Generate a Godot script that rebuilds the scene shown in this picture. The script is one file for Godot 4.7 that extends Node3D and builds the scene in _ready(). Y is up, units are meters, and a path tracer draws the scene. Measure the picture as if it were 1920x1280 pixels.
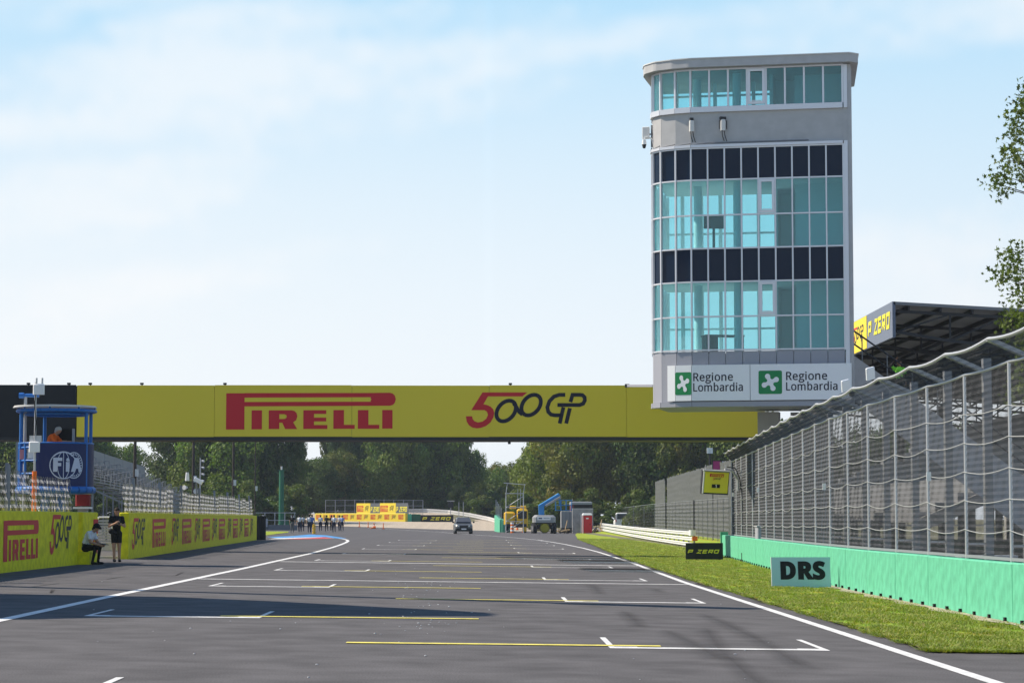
extends Node3D
# ---------------------------------------------------------------- lens of the photograph (1920 x 1280 pixels)
const F := 4440.0
const EYE := Vector3(0, 1.53, 0)
const YAW := -0.645
const PITCH := 4.29
var cam_basis: Basis
var rng := RandomNumberGenerator.new()
var M := {}
var used_names := {}

# a mesh under construction; faces are given counter-clockwise seen from outside
class MB:
	var v := PackedVector3Array()
	var n := PackedVector3Array()
	var c := PackedColorArray()
	var tint := Color(1, 1, 1)
	var tinted := false
	func tri(a: Vector3, b: Vector3, d: Vector3) -> void:
		var k := (b - a).cross(d - a).normalized()
		tri_n(a, b, d, k, k, k)
	func tri_n(a: Vector3, b: Vector3, d: Vector3, na: Vector3, nb: Vector3, nd: Vector3) -> void:
		v.push_back(a); v.push_back(d); v.push_back(b)
		n.push_back(na); n.push_back(nd); n.push_back(nb)
		if tinted:
			c.push_back(tint); c.push_back(tint); c.push_back(tint)
	func quad(a: Vector3, b: Vector3, d: Vector3, e: Vector3) -> void:
		tri(a, b, d); tri(a, d, e)
	func box(t: Transform3D, s: Vector3) -> MB:
		var h := s * 0.5
		var p := []
		for i in 8:
			p.append(t * Vector3(h.x * (1 if i & 1 else -1), h.y * (1 if i & 2 else -1), h.z * (1 if i & 4 else -1)))
		quad(p[0], p[2], p[3], p[1]); quad(p[4], p[5], p[7], p[6])
		quad(p[0], p[4], p[6], p[2]); quad(p[1], p[3], p[7], p[5])
		quad(p[0], p[1], p[5], p[4]); quad(p[2], p[6], p[7], p[3])
		return self
	func at(x: float, y: float, z: float, sx: float, sy: float, sz: float) -> MB:
		return box(Transform3D(Basis(), Vector3(x, y, z)), Vector3(sx, sy, sz))
	# box with chamfered vertical and top edges
	func soft(t: Transform3D, s: Vector3, r: float) -> MB:
		var h := s * 0.5
		var ring := [Vector2(-h.x + r, -h.z), Vector2(h.x - r, -h.z), Vector2(h.x, -h.z + r), Vector2(h.x, h.z - r), Vector2(h.x - r, h.z), Vector2(-h.x + r, h.z), Vector2(-h.x, h.z - r), Vector2(-h.x, -h.z + r)]
		var lo := []; var mi := []; var hi := []
		for q in ring:
			lo.append(t * Vector3(q.x, -h.y, q.y)); mi.append(t * Vector3(q.x, h.y - r, q.y))
			hi.append(t * Vector3(q.x - signf(q.x) * r, h.y, q.y - signf(q.y) * r))
		for i in 8:
			var j := (i + 1) % 8
			quad(lo[j], lo[i], mi[i], mi[j]); quad(mi[j], mi[i], hi[i], hi[j])
		for i in range(1, 7):
			tri(hi[0], hi[i + 1], hi[i]); tri(lo[0], lo[i], lo[i + 1])
		return self
	# bar of w (sideways) x h (up) from a to b
	func bar(a: Vector3, b: Vector3, w: float, h: float, up := Vector3.UP) -> MB:
		var z := b - a
		var l := z.length()
		if l < 1e-5:
			return self
		z /= l
		if absf(z.dot(up)) > 0.99:
			up = Vector3.RIGHT
		var x := up.cross(z).normalized()
		return box(Transform3D(Basis(x, z.cross(x), z), (a + b) * 0.5), Vector3(w, h, l))
	func tube(a: Vector3, b: Vector3, r0: float, r1 := -1.0, k := 8, caps := true) -> MB:
		if r1 < 0: r1 = r0
		var z := (b - a).normalized()
		var x := (Vector3.UP if absf(z.y) < 0.9 else Vector3.RIGHT).cross(z).normalized()
		var y := z.cross(x)
		for i in k:
			var t0 := TAU * i / k
			var t1 := TAU * (i + 1) / k
			var n0 := x * cos(t0) + y * sin(t0)
			var n1 := x * cos(t1) + y * sin(t1)
			tri_n(a + n0 * r0, a + n1 * r0, b + n1 * r1, n0, n1, n1)
			tri_n(a + n0 * r0, b + n1 * r1, b + n0 * r1, n0, n1, n0)
			if caps:
				tri(a, a + n1 * r0, a + n0 * r0); tri(b, b + n0 * r1, b + n1 * r1)
		return self
	func path(pts: Array, r: float, k := 6) -> MB:
		for i in pts.size() - 1:
			tube(pts[i], pts[i + 1], r, r, k, i == 0 or i == pts.size() - 2)
		return self
	# flat polygon in the frame's xy plane, facing its +z
	func sheet(poly: PackedVector2Array, t: Transform3D) -> MB:
		var idx := Geometry2D.triangulate_polygon(poly)
		for i in range(0, idx.size(), 3):
			var a := poly[idx[i]]; var b := poly[idx[i + 1]]; var d := poly[idx[i + 2]]
			if (b - a).cross(d - a) < 0:
				var e := b; b = d; d = e
			tri(t * Vector3(a.x, a.y, 0), t * Vector3(b.x, b.y, 0), t * Vector3(d.x, d.y, 0))
		return self
	# polygon pushed out from z = -depth to z = 0
	func prism(poly: PackedVector2Array, t: Transform3D, depth: float) -> MB:
		if Geometry2D.is_polygon_clockwise(poly):
			poly.reverse()
		sheet(poly, t)
		var back := t.translated_local(Vector3(0, 0, -depth))
		var idx := Geometry2D.triangulate_polygon(poly)
		for i in range(0, idx.size(), 3):
			var a := poly[idx[i]]; var b := poly[idx[i + 1]]; var d := poly[idx[i + 2]]
			if (b - a).cross(d - a) < 0:
				var e := b; b = d; d = e
			tri(back * Vector3(a.x, a.y, 0), back * Vector3(d.x, d.y, 0), back * Vector3(b.x, b.y, 0))
		for i in poly.size():
			var p := poly[i]; var q := poly[(i + 1) % poly.size()]
			quad(back * Vector3(p.x, p.y, 0), back * Vector3(q.x, q.y, 0), t * Vector3(q.x, q.y, 0), t * Vector3(p.x, p.y, 0))
		return self
	# sloping slab whose top corners are given counter-clockwise seen from above
	func quad_slab(a: Vector3, b: Vector3, d: Vector3, e: Vector3, t: float) -> MB:
		var k := Vector3(0, -t, 0)
		quad(a, b, d, e); quad(e + k, d + k, b + k, a + k)
		quad(a + k, b + k, b, a); quad(b + k, d + k, d, b); quad(d + k, e + k, e, d); quad(e + k, a + k, a, e)
		return self
	# stroke of width w along 2-D points, mitred
	func stroke(pts: Array, w: float, t: Transform3D, closed := false) -> MB:
		var l := []; var r := []
		var m := pts.size()
		for i in m:
			var p: Vector2 = pts[i]
			var d0: Vector2 = (p - pts[(i - 1 + m) % m]).normalized() if (i > 0 or closed) else Vector2.ZERO
			var d1: Vector2 = (pts[(i + 1) % m] - p).normalized() if (i < m - 1 or closed) else Vector2.ZERO
			if d0 == Vector2.ZERO: d0 = d1
			if d1 == Vector2.ZERO: d1 = d0
			var nn := (d0.orthogonal() + d1.orthogonal()).normalized()
			var k := w * 0.5 / maxf(0.45, nn.dot(d0.orthogonal()))
			l.append(p + nn * k); r.append(p - nn * k)
		for i in (m if closed else m - 1):
			var j := (i + 1) % m
			sheet(PackedVector2Array([l[i], l[j], r[j], r[i]]), t)
		return self
	func done() -> ArrayMesh:
		var a := []
		a.resize(Mesh.ARRAY_MAX)
		a[Mesh.ARRAY_VERTEX] = v
		a[Mesh.ARRAY_NORMAL] = n
		if c.size() == v.size() and v.size():
			a[Mesh.ARRAY_COLOR] = c
		var m := ArrayMesh.new()
		m.add_surface_from_arrays(Mesh.PRIMITIVE_TRIANGLES, a)
		return m

# ---------------------------------------------------------------- helpers
func lin(r: float, g: float, b: float, a := 1.0) -> Color:
	var k := Color(r, g, b).linear_to_srgb()
	k.a = a
	return k

func mat(called: String, r: float, g: float, b: float, rough := 0.8, metal := 0.0, spec := 0.4) -> StandardMaterial3D:
	if not M.has(called):
		var m := StandardMaterial3D.new()
		m.resource_name = called
		m.albedo_color = lin(r, g, b)
		m.roughness = rough
		m.metallic = metal
		m.metallic_specular = spec
		M[called] = m
	return M[called]

func noise_tex(size: int, freq: float, a: float, b: float, seed_: int, octaves := 4, normal := false, kind := FastNoiseLite.TYPE_SIMPLEX_SMOOTH) -> NoiseTexture2D:
	var f := FastNoiseLite.new()
	f.seed = seed_
	f.frequency = freq
	f.noise_type = kind
	f.fractal_octaves = octaves
	var t := NoiseTexture2D.new()
	t.width = size; t.height = size
	t.seamless = true
	t.noise = f
	if normal:
		t.as_normal_map = true
		t.bump_strength = 4.0
	else:
		var g := Gradient.new()
		g.set_color(0, Color(a, a, a)); g.set_color(1, Color(b, b, b))
		t.color_ramp = g
	return t

# worn surface: fine grain on uv1, broad patches multiplied on uv2, both laid in world metres
func worn(m: StandardMaterial3D, fine: float, fa: float, fb: float, broad: float, ba: float, bb: float, s: int, bump := 0.0) -> StandardMaterial3D:
	m.albedo_texture = noise_tex(512, 0.05, fa, fb, s)
	# the two patterns darken on average; lift the base colour so that the mean stays the given one
	var mean := pow((fa + minf(fb, 1.0)) * 0.5, 2.2) * pow((ba + minf(bb, 1.0)) * 0.5, 2.2)
	var lc := m.albedo_color.srgb_to_linear()
	m.albedo_color = lin(minf(lc.r / mean, 0.95), minf(lc.g / mean, 0.95), minf(lc.b / mean, 0.95))
	m.uv1_triplanar = true; m.uv1_world_triplanar = true
	m.uv1_scale = Vector3.ONE / fine
	m.detail_enabled = true
	m.detail_albedo = noise_tex(512, 0.012, ba, bb, s + 7, 5)
	m.detail_blend_mode = BaseMaterial3D.BLEND_MODE_MUL
	m.detail_uv_layer = BaseMaterial3D.DETAIL_UV_2
	m.uv2_triplanar = true; m.uv2_world_triplanar = true
	m.uv2_scale = Vector3.ONE / broad
	if bump > 0:
		m.heightmap_enabled = true
		m.heightmap_scale = bump
		m.heightmap_texture = m.albedo_texture
	return m

# broad patches that drift between two tints (grass drying out, paint fading)
func tint_patches(m: StandardMaterial3D, a: Color, b: Color, s: int) -> void:
	var t := noise_tex(512, 0.012, 0, 1, s, 5)
	t.color_ramp.set_color(0, a); t.color_ramp.set_color(1, b)
	t.color_ramp.set_offset(0, 0.25); t.color_ramp.set_offset(1, 0.7)
	m.detail_albedo = t

func numbered(s: String) -> String:
	if not used_names.has(s):
		used_names[s] = 0
		return s
	used_names[s] += 1
	return "%s_%03d" % [s, used_names[s]]

func obj(called: String, shape, m: Material, parent: Node = null) -> MeshInstance3D:
	var o := MeshInstance3D.new()
	o.mesh = shape.done() if shape is MB else shape
	o.material_override = m
	if parent == null:
		o.name = numbered(called)
		add_child(o)
	else:
		o.name = called
		parent.add_child(o, true)
	return o

func tag(o: Node, label: String, category: String, group := "") -> Node:
	o.set_meta("label", label); o.set_meta("category", category)
	if group != "":
		o.set_meta("group", group)
	return o

func thing(called: String, label: String, category: String, pos := Vector3.ZERO, group := "") -> Node3D:
	var o := Node3D.new()
	o.name = numbered(called)
	add_child(o)
	o.position = pos
	tag(o, label, category, group)
	return o

func struct(called: String, shape, m: Material) -> MeshInstance3D:
	var o := obj(called, shape, m)
	o.set_meta("kind", "structure")
	return o

func sst(a: float, b: float, x: float) -> float:
	return smoothstep(a, b, x)

# height of the ground at x metres right and d metres ahead: the road falls gently to the right, the run-off rises
func gy(x: float, d: float) -> float:
	var y := -0.012 * clampf(x, -16, 16)
	y += 1.0 * sst(285, 380, d)
	y += 0.5 * sst(11.5, 16, x) * sst(100, 140, d)
	y += 1.5 * sst(384, 400, d) * (1.0 - sst(-6, 6, x)) * sst(-60, -20, x)
	return y

func gp(x: float, d: float, up := 0.0) -> Vector3:
	return Vector3(x, gy(x, d) + up, -d)

# the point at depth d seen at a pixel of the photograph
func P(px: float, py: float, d: float) -> Vector3:
	var r := cam_basis * Vector3((px - 960.0) / F, (640.0 - py) / F, -1.0)
	return EYE + r * (d / -r.z)

# the point of the ground seen at a pixel
func G(px: float, py: float) -> Vector3:
	var a := 5.0; var b := 700.0
	for i in 40:
		var m := (a + b) * 0.5
		var p := P(px, py, m)
		if p.y > gy(p.x, m): a = m
		else: b = m
	var q := P(px, py, a)
	q.y = gy(q.x, a)
	return q

func frame(o: Vector3, right: Vector3, up := Vector3.UP) -> Transform3D:
	var x := right.normalized()
	var z := x.cross(up).normalized()
	return Transform3D(Basis(x, z.cross(x), z), o)

func lerp_path(pts: Array, d: float) -> float:      # piecewise x(d) from [d, x] pairs
	if d <= pts[0][0]: return pts[0][1]
	for i in pts.size() - 1:
		if d <= pts[i + 1][0]:
			return lerpf(pts[i][1], pts[i + 1][1], (d - pts[i][0]) / (pts[i + 1][0] - pts[i][0]))
	return pts[-1][1]

# ---------------------------------------------------------------- lettering (points traced in photo pixels, y down)
func norm(pts: Array, ox: float, oy: float, h: float) -> PackedVector2Array:
	var out := PackedVector2Array()
	for p in pts: out.append(Vector2((p[0] - ox) / h, (oy - p[1]) / h))
	return out

func long_p_word(t: Transform3D, h: float, w := 1.0) -> MB:      # height 1, width 4.65 before scaling
	var b := MB.new()
	var s := t * Transform3D(Basis.from_scale(Vector3(h * w, h, 1)), Vector3.ZERO)
	var polys := [
		[[118, 146], [303, 146], [303, 508], [118, 508]], [[303, 144], [1583, 142], [1583, 185], [303, 190]], [[303, 233], [1583, 229], [1583, 271], [303, 277]],
		[[1583, 142], [1770, 140], [1800, 148], [1820, 170], [1830, 205], [1820, 240], [1800, 262], [1770, 270], [1583, 271], [1583, 229], [1572, 222], [1583, 205], [1572, 190], [1583, 185]],
		[[375, 316], [480, 316], [480, 506], [375, 506]], [[548, 316], [655, 316], [655, 503], [548, 503]],
		[[655, 316], [780, 316], [808, 323], [829, 344], [837, 375], [825, 415], [795, 436], [836, 503], [715, 503], [685, 440], [655, 440], [655, 402], [705, 402], [723, 395], [730, 378], [723, 362], [705, 355], [655, 355]],
		[[897, 315], [1128, 315], [1128, 352], [1005, 352], [1005, 388], [1128, 388], [1128, 427], [1005, 427], [1005, 462], [1140, 462], [1140, 502], [897, 502]],
		[[1200, 313], [1307, 313], [1307, 460], [1416, 460], [1416, 500], [1200, 500]], [[1447, 313], [1554, 313], [1554, 460], [1664, 460], [1664, 500], [1447, 500]],
		[[1693, 312], [1797, 312], [1797, 498], [1693, 498]]]
	for p in polys: b.sheet(norm(p, 118, 508, 368), s)
	return b

func five_red(t: Transform3D, h: float, w := 1.0) -> MB:
	var s := t * Transform3D(Basis.from_scale(Vector3(h * w, h, 1)), Vector3.ZERO)
	var b := MB.new()
	b.sheet(norm([[290, 137], [738, 137], [690, 177], [345, 177], [300, 255], [335, 262], [370, 278], [398, 306], [408, 340], [400, 385], [372, 435], [325, 473], [275, 491], [235, 496], [190, 488], [155, 465], [133, 430], [124, 375], [187, 375], [192, 402], [212, 425], [245, 437], [290, 428], [328, 400], [345, 362], [335, 330], [310, 314], [178, 314]], 125, 497, 360), s)
	return b

func hundred_dark(t: Transform3D, h: float, w := 1.0) -> MB:
	var s := t * Transform3D(Basis.from_scale(Vector3(h * w, h, 1)), Vector3.ZERO)
	var b := MB.new()
	for e in [[527.0, 322.0], [777.0, 263.0]]:
		var ring := []
		for i in 28:
			var a := TAU * i / 28
			ring.append([e[0] + 92 * cos(a) - 32 * sin(a), e[1] + 103 * sin(a)])
		b.stroke(Array(norm(ring, 125, 497, 360)), 0.108, s, true)
	b.stroke(Array(norm([[600, 245], [632, 285], [655, 330], [690, 360]], 125, 497, 360)), 0.1, s.translated_local(Vector3(0, 0, 0.002)))
	for st in [[[1118, 160], [1060, 160], [1005, 178], [960, 225], [939, 285], [948, 330], [975, 357], [1015, 365], [1078, 365]],
			[[1040, 262], [1262, 262], [1298, 248], [1315, 215], [1312, 185], [1290, 163], [1262, 160], [1192, 160], [1170, 233]],
			[[1100, 284], [1062, 447]], [[1165, 293], [1127, 447]]]:
		b.stroke(Array(norm(st, 125, 497, 360)), 0.106, s)
	return b

# slanted block capitals; advance in units of the letter height
const CAPS := {"P": [[[0, 0], [0, 1], [0.8, 1], [0.8, 0.42], [0.1, 0.42]]], "Z": [[[0, 1], [0.85, 1], [0, 0], [0.9, 0]]], "E": [[[0.85, 1], [0, 1], [0, 0], [0.85, 0]], [[0.1, 0.5], [0.75, 0.5]]],
	"R": [[[0, 0], [0, 1], [0.8, 1], [0.8, 0.42], [0.1, 0.42]], [[0.4, 0.36], [0.85, -0.05]]], "O": [[[0, 0], [0, 1], [0.85, 1], [0.85, 0], [0, 0]]]}
func caps(word: String, t: Transform3D, h: float, wide: float, slant := 0.3, thick := 0.24) -> MB:
	var b := MB.new()
	var x := 0.0
	for ch in word:
		if ch == " ":
			x += wide * 0.75
			continue
		var lift := 0.0
		for st in CAPS[ch]:
			var pts := []
			for p in st:
				var y: float = p[1] * (1.0 - thick) + thick * 0.5
				pts.append(Vector2((x + p[0] * wide + slant * y) * h, y * h))
			b.stroke(pts, thick * h, t.translated_local(Vector3(0, 0, lift)))
			lift += 0.001
		x += wide * 1.3
	return b

func words(text: String, t: Transform3D, size: float, m: Material, parent: Node, bold := false, stretch := 1.0, heavy := 0.0) -> MeshInstance3D:
	var f := SystemFont.new()
	f.font_names = PackedStringArray(["Droid Sans"])
	f.font_weight = 700 if bold else 400
	var tm := TextMesh.new()
	tm.font = f
	if heavy > 0.0:
		var fv := FontVariation.new()
		fv.base_font = f
		fv.variation_embolden = heavy
		tm.font = fv
	tm.text = text
	tm.font_size = 64
	tm.pixel_size = size / 64.0
	tm.depth = 0.004
	tm.horizontal_alignment = HORIZONTAL_ALIGNMENT_LEFT
	tm.vertical_alignment = VERTICAL_ALIGNMENT_BOTTOM
	var o := obj("lettering", tm, m, parent)
	o.transform = t * Transform3D(Basis.from_scale(Vector3(stretch, 1, 1)), Vector3.ZERO)
	return o

# ---------------------------------------------------------------- bodies: one smooth skin round tapered bones
func body(bones: Array, cols: Array, cell: float) -> ArrayMesh:
	var lo := Vector3.ONE * 1e9; var hi := -lo
	for b in bones:
		for e in 2:
			var r: float = b[2 + e] + cell * 2.5 + 0.03
			lo = lo.min(b[e] - Vector3.ONE * r); hi = hi.max(b[e] + Vector3.ONE * r)
	var nx := int((hi.x - lo.x) / cell) + 2; var ny := int((hi.y - lo.y) / cell) + 2; var nz := int((hi.z - lo.z) / cell) + 2
	var f := PackedFloat32Array(); f.resize(nx * ny * nz); f.fill(0.2)
	var best := PackedFloat32Array(); best.resize(f.size()); best.fill(9.0)
	var ci := PackedByteArray(); ci.resize(f.size())
	var k := 0.028
	for b in bones:
		var a: Vector3 = b[0]; var ab: Vector3 = b[1] - a
		var l2 := maxf(ab.length_squared(), 1e-8)
		var m: float = maxf(b[2], b[3]) + 0.03 + cell * 2.0
		var p0: Vector3 = (a.min(b[1]) - Vector3.ONE * m - lo) / cell
		var p1: Vector3 = (a.max(b[1]) + Vector3.ONE * m - lo) / cell
		for z in range(maxi(0, int(p0.z)), mini(nz, int(p1.z) + 2)):
			for y in range(maxi(0, int(p0.y)), mini(ny, int(p1.y) + 2)):
				for x in range(maxi(0, int(p0.x)), mini(nx, int(p1.x) + 2)):
					var q := lo + Vector3(x, y, z) * cell - a
					var t := clampf(q.dot(ab) / l2, 0, 1)
					var d: float = (q - ab * t).length() - lerpf(b[2], b[3], t)
					var i := (z * ny + y) * nx + x
					var g := f[i]
					var hh := clampf(0.5 + 0.5 * (g - d) / k, 0, 1)
					f[i] = lerpf(g, d, hh) - k * hh * (1 - hh)
					if d < best[i]:
						best[i] = d; ci[i] = b[4]
	var vid := {}
	var vp := PackedVector3Array(); var vc := PackedColorArray(); var vn := PackedVector3Array()
	for z in nz - 1:
		for y in ny - 1:
			for x in nx - 1:
				var i := (z * ny + y) * nx + x
				var s := 0
				var o := [i, i + 1, i + nx, i + nx + 1, i + nx * ny, i + nx * ny + 1, i + nx * ny + nx, i + nx * ny + nx + 1]
				for j in 8:
					if f[o[j]] < 0: s += 1
				if s == 0 or s == 8: continue
				var acc := Vector3.ZERO; var cnt := 0
				for e in [[0, 1], [2, 3], [4, 5], [6, 7], [0, 2], [1, 3], [4, 6], [5, 7], [0, 4], [1, 5], [2, 6], [3, 7]]:
					var fa := f[o[e[0]]]; var fb := f[o[e[1]]]
					if (fa < 0) != (fb < 0):
						var t := fa / (fa - fb)
						var pa := Vector3(e[0] & 1, (e[0] >> 1) & 1, e[0] >> 2); var pb := Vector3(e[1] & 1, (e[1] >> 1) & 1, e[1] >> 2)
						acc += pa.lerp(pb, t); cnt += 1
				vid[i] = vp.size()
				vp.append(lo + (Vector3(x, y, z) + acc / cnt) * cell)
				vn.append(Vector3(f[o[1]] + f[o[3]] + f[o[5]] + f[o[7]] - f[o[0]] - f[o[2]] - f[o[4]] - f[o[6]], f[o[2]] + f[o[3]] + f[o[6]] + f[o[7]] - f[o[0]] - f[o[1]] - f[o[4]] - f[o[5]], f[o[4]] + f[o[5]] + f[o[6]] + f[o[7]] - f[o[0]] - f[o[1]] - f[o[2]] - f[o[3]]).normalized())
				vc.append(cols[ci[i]])
	var idx := PackedInt32Array()
	var step := [1, nx, nx * ny]
	for i in vid:
		for ax in 3:
			var j: int = i + step[ax]
			if j >= f.size() or (f[i] < 0) == (f[j] < 0): continue
			var u: int = step[(ax + 1) % 3]; var w: int = step[(ax + 2) % 3]
			if not (vid.has(i - u) and vid.has(i - w) and vid.has(i - u - w)): continue
			var q := [vid[i], vid[i - u], vid[i - u - w], vid[i - w]]
			if f[i] < 0: q.reverse()
			idx.append_array(PackedInt32Array([q[0], q[1], q[2], q[0], q[2], q[3]]))
	var arr := []
	arr.resize(Mesh.ARRAY_MAX)
	arr[Mesh.ARRAY_VERTEX] = vp; arr[Mesh.ARRAY_NORMAL] = vn; arr[Mesh.ARRAY_COLOR] = vc; arr[Mesh.ARRAY_INDEX] = idx
	var me := ArrayMesh.new()
	me.add_surface_from_arrays(Mesh.PRIMITIVE_TRIANGLES, arr)
	return me

func bent_hand(bones: Array, wrist: Vector3, along: Vector3, side: Vector3, col: int) -> void:
	along = along.normalized(); side = side.normalized()
	var curl := along.cross(side).normalized()
	var palm := wrist + along * 0.085
	bones.append([wrist, palm, 0.032, 0.038, col])
	for i in 4:
		var root := palm + side * (i - 1.5) * 0.022
		var ln: float = [0.036, 0.042, 0.04, 0.03][i]
		var mid := root + along * ln + curl * 0.006
		bones.append([root, mid, 0.0095, 0.009, col])
		bones.append([mid, mid + (along * 0.6 + curl * 0.8).normalized() * ln, 0.009, 0.0075, col])
	var th := wrist + along * 0.035 - side * 0.035
	bones.append([th, th + (along - side * 0.8).normalized() * 0.045, 0.012, 0.0095, col])

# pose: joints overriding the standing figure; colours: skin, hair, top, bottom, shoe, sleeve-less legs?
func figure(pose: Dictionary, c: Array, cell: float, fingers := false, extra := []) -> ArrayMesh:
	var j := {"pel": Vector3(0, 0.95, 0), "waist": Vector3(0, 1.1, 0.01), "chest": Vector3(0, 1.33, 0), "neck": Vector3(0, 1.5, 0), "head": Vector3(0, 1.64, 0.02),
		"sl": Vector3(0.18, 1.42, 0), "sr": Vector3(-0.18, 1.42, 0), "el": Vector3(0.24, 1.14, -0.02), "er": Vector3(-0.24, 1.14, -0.02), "wl": Vector3(0.25, 0.9, 0.06), "wr": Vector3(-0.25, 0.9, 0.06),
		"hl": Vector3(0.09, 0.92, 0), "hr": Vector3(-0.09, 0.92, 0), "kl": Vector3(0.1, 0.5, 0.02), "kr": Vector3(-0.1, 0.5, 0.02), "al": Vector3(0.1, 0.09, -0.02), "ar": Vector3(-0.1, 0.09, -0.02), "face": Vector3(0, 0, 1)}
	j.merge(pose, true)
	var leg_skin: bool = pose.get("shorts", false)
	var b := []
	var hd: Vector3 = j.head; var fwd: Vector3 = j.face
	var up: Vector3 = (hd - j.neck).normalized()
	b.append([j.pel, j.waist, 0.13, 0.125, 3]); b.append([j.waist, j.chest, 0.13, 0.15, 2]); b.append([j.chest, (j.sl + j.sr) * 0.5, 0.15, 0.09, 2])
	b.append([j.sl, j.sr, 0.07, 0.07, 2]); b.append([j.neck - up * 0.05, hd - up * 0.03, 0.055, 0.052, 0])
	b.append([hd - up * 0.045 + fwd * 0.02, hd + up * 0.02, 0.068, 0.088, 0])
	b.append([hd + up * 0.035 - fwd * 0.02, hd + up * 0.05 - fwd * 0.01, 0.092, 0.09, 1]); b.append([hd + up * 0.02 - fwd * 0.04, hd - up * 0.05 - fwd * 0.045, 0.082, 0.06, 1])
	b.append([hd + fwd * 0.085 - up * 0.005, hd + fwd * 0.1 - up * 0.025, 0.012, 0.015, 0])
	for s in ["l", "r"]:
		b.append([j["s" + s], j["e" + s].lerp(j["s" + s], 0.4), 0.062, 0.055, 2]); b.append([j["e" + s].lerp(j["s" + s], 0.4), j["e" + s], 0.048, 0.042, 5])
		b.append([j["e" + s], j["w" + s], 0.042, 0.03, 5])
		var along: Vector3 = j["w" + s] - j["e" + s]
		if fingers:
			bent_hand(b, j["w" + s], along, along.cross(fwd) if absf(along.normalized().dot(fwd)) < 0.9 else Vector3.RIGHT, 0)
		else:
			b.append([j["w" + s], j["w" + s] + along.normalized() * 0.13, 0.035, 0.025, 0])
		b.append([j["h" + s], j["k" + s].lerp(j["h" + s], 0.35), 0.098, 0.082, 3])
		b.append([j["k" + s].lerp(j["h" + s], 0.35), j["k" + s], 0.076, 0.058, 0 if leg_skin else 3]); b.append([j["k" + s], j["a" + s], 0.056, 0.04, 0 if leg_skin else 3])
		var toe: Vector3 = pose.get("toe" + s, j["a" + s] + Vector3(fwd.x, 0, fwd.z).normalized() * 0.16 - Vector3(0, 0.05, 0))
		b.append([j["a" + s] - Vector3(0, 0.045, 0), toe, 0.047, 0.036, 4])
	b.append_array(extra)
	return body(b, c, cell)

func person(label: String, pos: Vector3, turn: float, shape: Mesh, group := "") -> MeshInstance3D:
	var o := obj("person", shape, M.skin_cloth)
	o.position = pos
	o.rotation.y = turn
	tag(o, label, "person", group)
	return o

# ---------------------------------------------------------------- foliage
func crown_shape(s: int, size: Vector3, leaves: int, leaf: float, base: Color, blobs: int, pointed := 0.0) -> ArrayMesh:
	var r := RandomNumberGenerator.new()
	r.seed = s
	var b := MB.new()
	b.tinted = true
	var cs := []
	for i in blobs:
		var p := Vector3(r.randfn(0, 0.45), r.randf_range(-0.85, 0.85), r.randfn(0, 0.45))
		var lim := sqrt(maxf(0.05, 1.0 - p.y * p.y)) * lerpf(1.0, clampf(0.75 - p.y * 0.5, 0.2, 1.0), pointed)
		var flat := Vector2(p.x, p.z)
		if flat.length() > lim * 0.72: flat = flat.normalized() * lim * 0.72
		cs.append([Vector3(flat.x, p.y * 0.82, flat.y) * size, r.randf_range(0.22, 0.42) * minf(size.x, size.z) * lerpf(1.0, lim, pointed), r.randf_range(0.78, 1.22), r.randf_range(-0.12, 0.12)])
	for i in leaves:
		var k: Array = cs[r.randi() % cs.size()]
		var dir := Vector3(r.randfn(), r.randfn(), r.randfn()).normalized()
		var rad: float = k[1] * (0.55 + 0.5 * sqrt(r.randf())) * r.randf_range(0.85, 1.12)
		var p: Vector3 = k[0] + dir * Vector3(1, 0.8, 1) * rad
		var nn := (dir + Vector3(r.randfn(), r.randfn() + 0.3, r.randfn()) * 0.65).normalized()
		var x := nn.cross(Vector3(r.randfn(), r.randfn(), r.randfn())).normalized()
		var y := nn.cross(x)
		var w := leaf * r.randf_range(0.6, 1.35)
		var tone: float = k[2] * r.randf_range(0.7, 1.3)
		b.tint = Color(base.r * tone * (1.0 + k[3] * 1.5), base.g * tone, base.b * tone)
		b.tri(p - x * w * 0.5, p - y * w * 0.45 + nn * w * 0.12, p + x * w * 0.55)
		b.tri(p - x * w * 0.5, p + x * w * 0.55, p + y * w * 0.5 + nn * w * 0.1)
	return b.done()

func trunk_shape(h: float, r0: float, s: int) -> MB:
	var r := RandomNumberGenerator.new()
	r.seed = s
	var b := MB.new()
	var p := Vector3.ZERO
	var q := Vector3.ZERO
	for i in 6:
		q = p + Vector3(r.randfn(0, 0.1), h / 6.0, r.randfn(0, 0.1))
		b.tube(p, q, r0 * (1.0 - i * 0.14), r0 * (0.86 - i * 0.14), 7, false)
		if i >= 2:
			var a := r.randf() * TAU
			var e := q + Vector3(cos(a) * h * 0.22, h * 0.16, sin(a) * h * 0.22)
			b.tube(q, e, r0 * 0.4, r0 * 0.12, 5, false)
		p = q
	return b

var crowns := {}
var trunks := []
func tree(kind: String, label: String, x: float, d: float, h: float, w: float, group: String, low := 0.12) -> Node3D:
	var t := thing("bush" if kind == "bush" else "tree", label, "bush" if kind == "bush" else "tree", gp(x, d, -0.05), group)
	var list: Array = crowns[kind]
	var k := obj("crown", list[rng.randi() % list.size()], M.leaf, t)
	var ch := h * (1.0 - low)
	k.position = Vector3(0, h * low + ch * 0.5, 0)
	k.scale = Vector3(w, ch, w) * 0.5
	k.rotation.y = rng.randf() * TAU
	var tr := obj("trunk", trunks[rng.randi() % trunks.size()], M.bark, t)
	tr.scale = Vector3(w / 8.0, h * 0.8, w / 8.0)
	return t

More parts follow.
